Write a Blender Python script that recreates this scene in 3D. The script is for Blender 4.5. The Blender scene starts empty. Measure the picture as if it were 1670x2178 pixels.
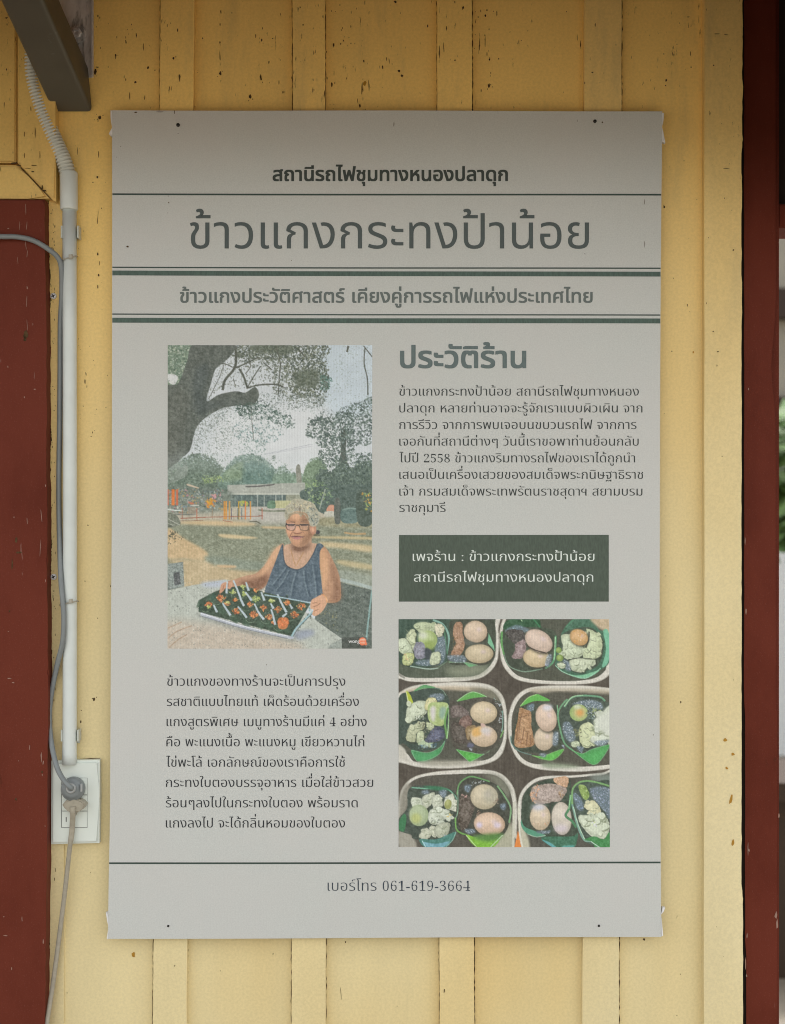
import bpy, bmesh, math, random
import numpy as np
from mathutils import Vector
SC = bpy.context.scene
COL = SC.collection
R = math.radians

# ------------------------------------------------------------------ camera, sky, sun, exposure
S = 0.000684                       # metres per dot of the picture measured on the wall
CX, CY, CZ = 835.0, 1089.0, 1.50   # picture centre and eye height
D = 2178 * S * 45 / 36             # distance from the eye to the wall boards
cam = bpy.data.cameras.new('camera'); cam_o = bpy.data.objects.new('camera', cam); COL.objects.link(cam_o)
cam.sensor_fit = 'VERTICAL'; cam.sensor_height = 36; cam.sensor_width = 27.6; cam.lens = 45
cam.clip_start = .02; cam.clip_end = 400
cam_o.location = (0, -D, CZ); cam_o.rotation_euler = (R(90), 0, 0)
cam.dof.use_dof = True; cam.dof.focus_distance = D - .015; cam.dof.aperture_fstop = 4.0
SC.camera = cam_o
world = bpy.data.worlds.new('World'); SC.world = world; world.use_nodes = True
wn = world.node_tree.nodes; wl = world.node_tree.links
sky = wn.new('ShaderNodeTexSky'); sky.sky_type = 'NISHITA'; sky.sun_disc = False
SUN_EL, SUN_AZ = 66, 20            # high behind the building, softened by thin cloud: this wall is in shade
sky.sun_elevation = R(SUN_EL); sky.sun_rotation = R(SUN_AZ); sky.air_density = 1.0; sky.dust_density = 3.0; sky.ozone_density = 1.0
hs = wn.new('ShaderNodeHueSaturation'); hs.inputs['Saturation'].default_value = .22     # thin white cloud over most of the sky
wt = wn.new('ShaderNodeMix'); wt.data_type = 'RGBA'; wt.blend_type = 'MULTIPLY'; wt.inputs['Factor'].default_value = 1; wt.inputs['B'].default_value = (1.0, .99, .955, 1)
wl.new(sky.outputs[0], hs.inputs['Color']); wl.new(hs.outputs[0], wt.inputs['A']); wl.new(wt.outputs['Result'], wn['Background'].inputs[0]); wn['Background'].inputs[1].default_value = 0.15
sun = bpy.data.lights.new('sun', 'SUN'); sun.energy = 1.5; sun.angle = R(10); sun.color = (1, .95, .87)
sun_o = bpy.data.objects.new('sun', sun); COL.objects.link(sun_o)
sd = Vector((math.sin(R(SUN_AZ)) * math.cos(R(SUN_EL)), math.cos(R(SUN_AZ)) * math.cos(R(SUN_EL)), math.sin(R(SUN_EL))))
sun_o.rotation_euler = (-sd).to_track_quat('-Z', 'Y').to_euler(); sun_o.location = (0, -6, 8)
SC.view_settings.view_transform = 'Standard'; SC.view_settings.look = 'None'; SC.view_settings.gamma = 1
SC.view_settings.use_curve_mapping = False
SC.view_settings.exposure = 1.63
SC.cycles.filter_width = 1.05

# ------------------------------------------------------------------ helpers
rnd = random.Random(11)
def W(px, py, t=0.0):
    """a point measured in the picture that stands t metres in front of the wall boards"""
    k = (D - t) / D
    return ((px - CX) * S * k, -t, CZ + (CY - py) * S * k)
def lin(c):
    return tuple(((v / 255) / 12.92 if v <= 10 else ((v / 255 + .055) / 1.055) ** 2.4) for v in c)
def tag(o, label=None, cat=None, group=None, kind=None):
    if label: o['label'] = label
    if cat: o['category'] = cat
    if group: o['group'] = group
    if kind: o['kind'] = kind
    return o
def empty(name, loc):
    o = bpy.data.objects.new(name, None); COL.objects.link(o); o.location = loc; o.empty_display_size = .05
    return o
def link(name, me, mat, parent=None):
    o = bpy.data.objects.new(name, me); COL.objects.link(o)
    if mat is not None:
        for m in (mat if isinstance(mat, (list, tuple)) else [mat]): me.materials.append(m)
    if parent is not None:
        o.parent = parent; o.matrix_parent_inverse.identity()
        w = parent.location.copy(); p = parent.parent
        while p: w += p.location; p = p.parent
        me.transform(__import__('mathutils').Matrix.Translation(-w))
    return o
def mesh(name, verts, faces, smooth=False):
    me = bpy.data.meshes.new(name); me.from_pydata([tuple(v) for v in verts], [], faces); me.update()
    if smooth: me.polygons.foreach_set('use_smooth', [True] * len(me.polygons))
    return me
def from_bm(name, bm, smooth=False):
    bmesh.ops.recalc_face_normals(bm, faces=bm.faces)
    me = bpy.data.meshes.new(name); bm.to_mesh(me); bm.free()
    if smooth: me.polygons.foreach_set('use_smooth', [True] * len(me.polygons))
    return me
def prism(bm, poly, y0, y1, bevel=0):
    """a slab: outline of (x, z) points between depth y0 (back) and y1 (front, towards the eye)"""
    a = [bm.verts.new((x, y0, z)) for x, z in poly]; b = [bm.verts.new((x, y1, z)) for x, z in poly]
    n = len(poly); fs = [bm.faces.new(a), bm.faces.new(b[::-1])]
    for i in range(n): fs.append(bm.faces.new((a[i], b[i], b[(i + 1) % n], a[(i + 1) % n])))
    if bevel:
        bmesh.ops.bevel(bm, geom=[e for e in bm.edges if all(v in b for v in e.verts)], offset=bevel, segments=2, affect='EDGES')
    return bm
def slab(name, pxpoly, t0, t1, mat, parent=None, bevel=0):
    """slab whose front outline is measured in picture dots; t0 back and t1 front distance from the boards"""
    bm = bmesh.new(); prism(bm, [(W(x, y, t1)[0], W(x, y, t1)[2]) for x, y in pxpoly], -t0, -t1, bevel)
    return link(name, from_bm(name, bm), mat, parent)
def box(bm, lo, hi):
    prism(bm, [(lo[0], lo[2]), (hi[0], lo[2]), (hi[0], hi[2]), (lo[0], hi[2])], hi[1], lo[1])
def curve_pts(pts, n=8):
    p = [np.array(v, float) for v in pts]; out = []
    for i in range(len(p) - 1):
        a, b, c, d = p[max(i - 1, 0)], p[i], p[i + 1], p[min(i + 2, len(p) - 1)]
        for t in np.linspace(0, 1, n, endpoint=False):
            out.append(.5 * (2 * b + (c - a) * t + (2 * a - 5 * b + 4 * c - d) * t * t + (3 * b - a - 3 * c + d) * t ** 3))
    out.append(p[-1]); return out
def tube(path, rad, seg=14, flat=1.0, cap=True):
    """a round (or flattened) bar along a path; rad is a number or one number per point"""
    n = len(path); vs = []; fs = []
    for i, p in enumerate(path):
        d = Vector(path[min(i + 1, n - 1)]) - Vector(path[max(i - 1, 0)]); d.normalize()
        u = Vector((0, -1, 0)); u = (u - d * u.dot(d)).normalized(); v = d.cross(u)
        r = rad[i] if hasattr(rad, '__len__') else rad
        for k in range(seg):
            a = 2 * math.pi * k / seg
            vs.append(Vector(p) + u * (math.cos(a) * r * flat) + v * (math.sin(a) * r))
    for i in range(n - 1):
        for k in range(seg):
            fs.append((i * seg + k, i * seg + (k + 1) % seg, (i + 1) * seg + (k + 1) % seg, (i + 1) * seg + k))
    if cap: fs += [tuple(range(seg))[::-1], tuple(range((n - 1) * seg, n * seg))]
    return mesh('tube', vs, fs, True)
def lathe(bm, c, prof, seg=28, axis='y', jit=0):
    """profile of (radius, distance towards the eye) turned about the axis pointing at the eye"""
    rings = []
    for r, h in prof:
        rings.append([bm.verts.new((c[0] + r * math.cos(2 * math.pi * k / seg), c[1] - h, c[2] + r * math.sin(2 * math.pi * k / seg))) for k in range(seg)])
    for a, b in zip(rings, rings[1:]):
        for k in range(seg): bm.faces.new((a[k], a[(k + 1) % seg], b[(k + 1) % seg], b[k]))
    bm.faces.new(rings[-1])
    return bm

# ------------------------------------------------------------------ materials
class Mat:
    def __init__(s, name, col=(.5, .5, .5), rough=.6, spec=.5, metal=0):
        s.m = bpy.data.materials.new(name); s.m.use_nodes = True; s.t = s.m.node_tree; s.n = s.t.nodes; s.b = s.n['Principled BSDF']
        s.b.inputs['Roughness'].default_value = rough; s.b.inputs['Specular IOR Level'].default_value = spec; s.b.inputs['Metallic'].default_value = metal
        s.b.inputs['Base Color'].default_value = (*col, 1)
        s.col = s.rgb(col); s.bump_h = None
        s.co = s.n.new('ShaderNodeTexCoord').outputs['Object']
        g = s.n.new('ShaderNodeNewGeometry'); s.pos = g.outputs['Position']
    def l(s, a, b): s.t.links.new(a, b)
    def rgb(s, c):
        n = s.n.new('ShaderNodeRGB'); n.outputs[0].default_value = (*c, 1); return n.outputs[0]
    def mp(s, scale, loc=(0, 0, 0)):
        n = s.n.new('ShaderNodeMapping'); n.inputs['Scale'].default_value = scale; n.inputs['Location'].default_value = loc; s.l(s.pos, n.inputs[0]); return n.outputs[0]
    def noise(s, scale, stretch=(1, 1, 1), detail=4, rough=.6, loc=(0, 0, 0), dist=0):
        n = s.n.new('ShaderNodeTexNoise'); n.inputs['Scale'].default_value = scale; n.inputs['Detail'].default_value = detail; n.inputs['Roughness'].default_value = rough
        n.inputs['Distortion'].default_value = dist
        s.l(s.mp(stretch, loc), n.inputs['Vector']); return n.outputs['Fac']
    def ramp(s, fac, a, b, va=0., vb=1.):
        n = s.n.new('ShaderNodeMapRange'); n.inputs['From Min'].default_value = a; n.inputs['From Max'].default_value = b; n.inputs['To Min'].default_value = va; n.inputs['To Max'].default_value = vb
        n.interpolation_type = 'SMOOTHSTEP'; s.l(fac, n.inputs[0]); return n.outputs[0]
    def math(s, op, a, b):
        n = s.n.new('ShaderNodeMath'); n.operation = op
        for i, v in enumerate((a, b)):
            if isinstance(v, (int, float)): n.inputs[i].default_value = v
            else: s.l(v, n.inputs[i])
        return n.outputs[0]
    def z(s):
        n = s.n.new('ShaderNodeSeparateXYZ'); s.l(s.pos, n.inputs[0]); return n.outputs
    def mix(s, fac, c):
        n = s.n.new('ShaderNodeMix'); n.data_type = 'RGBA'
        if isinstance(fac, (int, float)): n.inputs['Factor'].default_value = fac
        else: s.l(fac, n.inputs['Factor'])
        s.l(s.col, n.inputs['A']); s.l(c if not isinstance(c, tuple) else s.rgb(c), n.inputs['B']); s.col = n.outputs['Result']; return s
    def scale(s, fac):
        n = s.n.new('ShaderNodeVectorMath'); n.operation = 'SCALE'; s.l(s.col, n.inputs[0]); s.l(fac, n.inputs['Scale']); s.col = n.outputs[0]; return s
    def bump(s, h, strength=.3, dist=.002):
        n = s.n.new('ShaderNodeBump'); n.inputs['Strength'].default_value = strength; n.inputs['Distance'].default_value = dist; s.l(h, n.inputs['Height'])
        if s.bump_h: s.l(s.bump_h, n.inputs['Normal'])
        s.bump_h = n.outputs[0]; return s
    def rough(s, fac, a, b): s.l(s.ramp(fac, 0, 1, a, b), s.b.inputs['Roughness']); return s
    def done(s):
        s.l(s.col, s.b.inputs['Base Color'])
        if s.bump_h: s.l(s.bump_h, s.b.inputs['Normal'])
        return s.m

def paint(name, col, dark, flecks=1.0, rough=.5, streak=.12, zlo=1.45, zhi=2.3, tint=None, bounce_tint=None):
    """old brush-painted timber: uneven coat, brush grain, chips and dirt specks gathered high up"""
    m = Mat(name, col, rough, .3)
    big = m.noise(2.2, (1, 1, .35), 3)
    if tint: m.mix(m.ramp(big, .42, .66), tint)
    if bounce_tint: m.mix(m.ramp(m.math('ADD', m.z()[2], m.math('MULTIPLY', m.math('SUBTRACT', big, .5), .5)), 1.4, 2.08), bounce_tint)      # warm bounced light painted into the coat colour, stronger higher up
    m.scale(m.ramp(m.noise(7, (1, 1, .18), 5, .6), .2, .8, 1 - streak * .6, 1 + streak * .5))
    m.scale(m.ramp(m.noise(260, (1, 1, 1), 3, .7), .25, .75, .93, 1.06))
    if flecks:
        zz = m.z()[2]
        hi = m.ramp(zz, zlo, zhi, .0, 1)
        patch = m.ramp(m.noise(9, (1, 1, .4), 4, .65, (3, 1, 2)), .42, .7, 0, 1)
        amt = m.math('MULTIPLY', m.math('ADD', m.math('MULTIPLY', hi, .095), m.math('MULTIPLY', patch, m.math('MULTIPLY', m.math('ADD', hi, .12), .06))), flecks)
        n1 = m.noise(95, (1, 1, .22), 5, .62, (7, 3, 1), .4)
        f1 = m.ramp(m.math('ADD', n1, amt), .765, .83)
        m.mix(m.math('MULTIPLY', f1, .85), dark)
        n2 = m.noise(240, (1, 1, .28), 3, .6, (1, 9, 4))
        f2 = m.ramp(m.math('ADD', n2, m.math('MULTIPLY', amt, .7)), .745, .80)
        m.mix(m.math('MULTIPLY', f2, .7), dark)
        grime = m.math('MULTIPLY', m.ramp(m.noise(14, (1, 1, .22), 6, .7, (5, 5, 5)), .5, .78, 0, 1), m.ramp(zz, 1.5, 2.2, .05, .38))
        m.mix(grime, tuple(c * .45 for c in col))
    m.bump(m.noise(38, (1, 1, .08), 5, .6), .22, .0018)
    m.bump(m.noise(320, (1, 1, 1), 3, .6), .12, .0006)
    return m.done()

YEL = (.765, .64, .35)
BOUNCE_TINT = (.92, .63, .20)  # upper coat colour with warm bounced light painted in
M_wall = paint('yellow_paint', YEL, (.06, .034, .014), 1.0, .46, tint=(.74, .56, .25), bounce_tint=BOUNCE_TINT)
M_trim = paint('pale_yellow_paint', (.755, .645, .375), (.07, .042, .018), .8, .46, tint=(.72, .58, .29), bounce_tint=(.84, .60, .22))
M_winf = paint('aged_yellow_paint', (.72, .50, .16), (.05, .03, .013), 1.15, .5, tint=(.74, .44, .13))
def redpaint(name, col):
    m = Mat(name, col, .55, .08)
    m.mix(m.ramp(m.noise(5, (1, 1, .5), 5, .65), .4, .7), tuple(c * f for c, f in zip(col, (.72, .66, .62))))
    m.mix(m.math('MULTIPLY', m.ramp(m.noise(420, (1, 1, 1), 2, .7), .58, .70), .16), (.26, .11, .08))
    m.mix(m.math('MULTIPLY', m.ramp(m.noise(28, (1, 1, .5), 6, .7, (2, 4, 1)), .66, .74), .55), (.07, .02, .011))
    m.mix(m.math('MULTIPLY', m.ramp(m.noise(60, (1, 1, .12), 5, .7, (9, 4, 1)), .69, .75), .5), (.46, .33, .27))
    m.bump(m.noise(500, (1, 1, 1), 2, .6), .18, .0006); m.bump(m.noise(30, (1, 1, .1), 4, .6), .2, .0015)
    return m.done()
M_red = redpaint('oxide_red_paint', (.146, .032, .018))
M_redpost = redpaint('oxide_red_post_paint', (.142, .030, .017))
def plain(name, col, rough=.5, spec=.5, metal=0, nz=.06, sc=60, grain=None):
    m = Mat(name, col, rough, spec, metal)
    m.scale(m.ramp(m.noise(sc, (1, 1, 1), 4, .6), .2, .8, 1 - nz, 1 + nz))
    if grain: m.bump(m.noise(grain, (1, 1, 1), 3, .6), .15, .0006)
    return m.done()
M_chip = plain('bare_dark_wood', (.075, .044, .019), .9, .2, nz=.5, sc=140)
M_gap = plain('dark_joint', (.012, .008, .006), .95, .1)
M_orange = plain('dry_seed_husk', (.42, .22, .03), .8, .2)
M_scratch = plain('pale_undercoat', (.31, .19, .145), .8, .2)
M_pvc = plain('white_conduit_plastic', (.66, .70, .665), .38, .5, nz=.05, sc=22)
M_flex = plain('corrugated_conduit_plastic', (.60, .61, .55), .5, .4, nz=.08, sc=40)
M_clip = plain('clip_plastic', (.56, .58, .52), .45)
M_grey = plain('grey_cable_sheath', (.205, .225, .225), .42, .5, nz=.08, sc=50)
M_plugc = plain('plug_collar_plastic', (.42, .43, .42), .4)
M_beige = plain('beige_cord', (.36, .325, .25), .5, .4, nz=.14, sc=120, grain=300)
M_plate = plain('white_socket_plastic', (.70, .745, .68), .33, .5, nz=.02, sc=10)
M_black = plain('black_gap', (.02, .02, .022), .6)
M_screw = plain('zinc_screw', (.78, .78, .76), .4, .5, .1)
M_nail = plain('dark_nail_head', (.03, .028, .025), .5, .5, .5)
M_tie = plain('dusty_cable_tie', (.40, .37, .30), .5)
m = Mat('dusty_painted_steel', (.115, .105, .078), .42, .5, .35)
m.mix(m.ramp(m.noise(9, (1, 1, .6), 5, .7), .52, .74), (.17, .155, .12)); m.mix(m.math('MULTIPLY', m.ramp(m.noise(26, (.7, 1, 1), 5, .7, (2, 2, 7)), .62, .7), .5), (.27, .255, .21)); m.rough(m.noise(20), .3, .6)
M_steel = m.done()
m = Mat('galvanised_steel', (.74, .72, .71), .38, .5, .15)
m.mix(m.ramp(m.noise(30, (1, 1, .5), 4, .6), .35, .7), (.36, .355, .35)); m.mix(m.math('MULTIPLY', m.ramp(m.noise(36, (1, 1, .25), 5, .7, (3, 3, 3)), .56, .66), .7), (.09, .10, .10)); m.rough(m.noise(24), .22, .5)
M_galv = m.done()
m = Mat('matt_poster_sheet', (.566, .580, .548), .48, .45)
m.scale(m.ramp(m.noise(520, (1, 1, 1), 3, .75), .22, .78, .90, 1.08)); m.mix(m.math('MULTIPLY', m.ramp(m.noise(3.5, (1, 1, 1), 4, .6), .4, .65), .3), (.60, .57, .54)); m.mix(m.math('MULTIPLY', m.ramp(m.noise(150, (1, 1, 1), 3, .6, (4, 1, 2)), .76, .79), .6), (.09, .08, .06))
w = m.n.new('ShaderNodeTexWave'); w.bands_direction = 'X'; w.inputs['Scale'].default_value = 1; m.l(m.mp((140, 140, 0)), w.inputs['Vector'])
m.bump(w.outputs['Fac'], .06, .0006); m.bump(m.noise(3.2, (1, 1, .8), 2, .4, (2, 5, 1)), .35, .02)
M_sheet = m.done()
M_flap = plain('white_torn_edge', (.74, .73, .72), .6)
def ink(name, col, nz=.12):
    m = Mat(name, col, .45, .4)
    m.scale(m.ramp(m.noise(420, (1, 1, .25), 3, .7), .25, .75, 1 - nz, 1 + nz))
    return m.done()
I_head = ink('heading_ink', (.040, .052, .043)); I_title = ink('title_ink', (.070, .090, .086)); I_sub = ink('subtitle_ink', (.125, .150, .138)); I_sec = ink('section_ink', (.115, .155, .150))  # paler title, subtitle and section tones have surface sheen put into the ink
I_story = ink('story_ink', (.022, .030, .027)); I_menu = ink('menu_ink', (.014, .018, .024)); I_phone = ink('phone_ink', (.024, .040, .060)); I_line = ink('dark_rule_ink', (.035, .060, .048)); I_bar = ink('green_bar_ink', (.062, .105, .082), .25)
I_panel = ink('panel_green_ink', (.072, .098, .072), .2); I_white = ink('panel_white_ink', (.74, .80, .74)); I_mark = ink('mark_white_ink', (.72, .74, .72))
def printmat():
    m = Mat('photo_print_ink', (.5, .5, .5), .45, .4)
    a = m.n.new('ShaderNodeAttribute'); a.attribute_name = 'print'; m.col = a.outputs['Color']
    w = m.n.new('ShaderNodeTexWave'); w.bands_direction = 'X'; w.inputs['Scale'].default_value = 1; m.l(m.mp((140, 140, 0)), w.inputs['Vector'])
    m.scale(m.ramp(w.outputs['Fac'], 0, 1, .95, 1.05)); m.scale(m.ramp(m.noise(520, (1, 1, 1), 3, .75), .22, .78, .93, 1.07))
    return m.done()
M_print = printmat()
M_ground = plain('worn_asphalt_platform', (.19, .168, .138), .85, .3, nz=.2, sc=3)
M_awning = plain('awning_bounce_boards', (.36, .18, .04), .6, .4, nz=.15, sc=6)  # saturated brown so the unseen awning bounces warm light onto the wall
M_far = plain('far_grey_boards', (.27, .25, .21), .8, .3, nz=.08, sc=5)
M_fardark = plain('far_dark_timber', (.035, .022, .016), .7, .3)
M_farwhite = plain('far_pale_render', (.62, .64, .65), .8, .3)
M_leaf = plain('shrub_leaf_green', (.085, .16, .045), .5, .4, nz=.4, sc=30)

CAN_Y, CAN_Z, LIP_Z = -.42, 2.55, 2.083     # unseen awning, front board added to shade the upper wall: depth, underside, lip
SHADE_BLOCK_Z = 1.92  # foot of the unseen block that shades the jamb
BRACE_DIR = (-.165, -.80, .55); BRACE_LEN = .5
GAIN_P = (1.2, 1.2, 1.22); GAIN_F = (1.16, 1.15, 1.16)

# the writing on the poster
TX=dict(
head=["สถานีรถไฟชุมทางหนองปลาดุก"],
title=["ข้าวแกงกระทงป้าน้อย"],
sub=["ข้าวแกงประวัติศาสตร์ เคียงคู่การรถไฟแห่งประเทศไทย"],
sec=["ประวัติร้าน"],
story=["ข้าวแกงกระทงป้าน้อย สถานีรถไฟชุมทางหนอง","ปลาดุก หลายท่านอาจจะรู้จักเราแบบผิวเผิน จาก","การรีวิว จากการพบเจอบนขบวนรถไฟ จากการ","เจอกันที่สถานีต่างๆ วันนี้เราขอพาท่านย้อนกลับ","ไปปี 2558 ข้าวแกงริมทางรถไฟของเราได้ถูกนำ","เสนอเป็นเครื่องเสวยของสมเด็จพระกนิษฐาธิราช","เจ้า กรมสมเด็จพระเทพรัตนราชสุดาฯ สยามบรม","ราชกุมารี"],
panel=["เพจร้าน : ข้าวแกงกระทงป้าน้อย","สถานีรถไฟชุมทางหนองปลาดุก"],
menu=["ข้าวแกงของทางร้านจะเป็นการปรุง","รสชาติแบบไทยแท้ เผ็ดร้อนด้วยเครื่อง","แกงสูตรพิเศษ เมนูทางร้านมีแค่ 4 อย่าง","คือ พะแนงเนื้อ พะแนงหมู เขียวหวานไก่","ไข่พะโล้ เอกลักษณ์ของเราคือการใช้","กระทงใบตองบรรจุอาหาร เมื่อใส่ข้าวสวย","ร้อนๆลงไปในกระทงใบตอง พร้อมราด","แกงลงไป จะได้กลิ่นหอมของใบตอง"],
phone=["เบอร์โทร 061-619-3664"])

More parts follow.
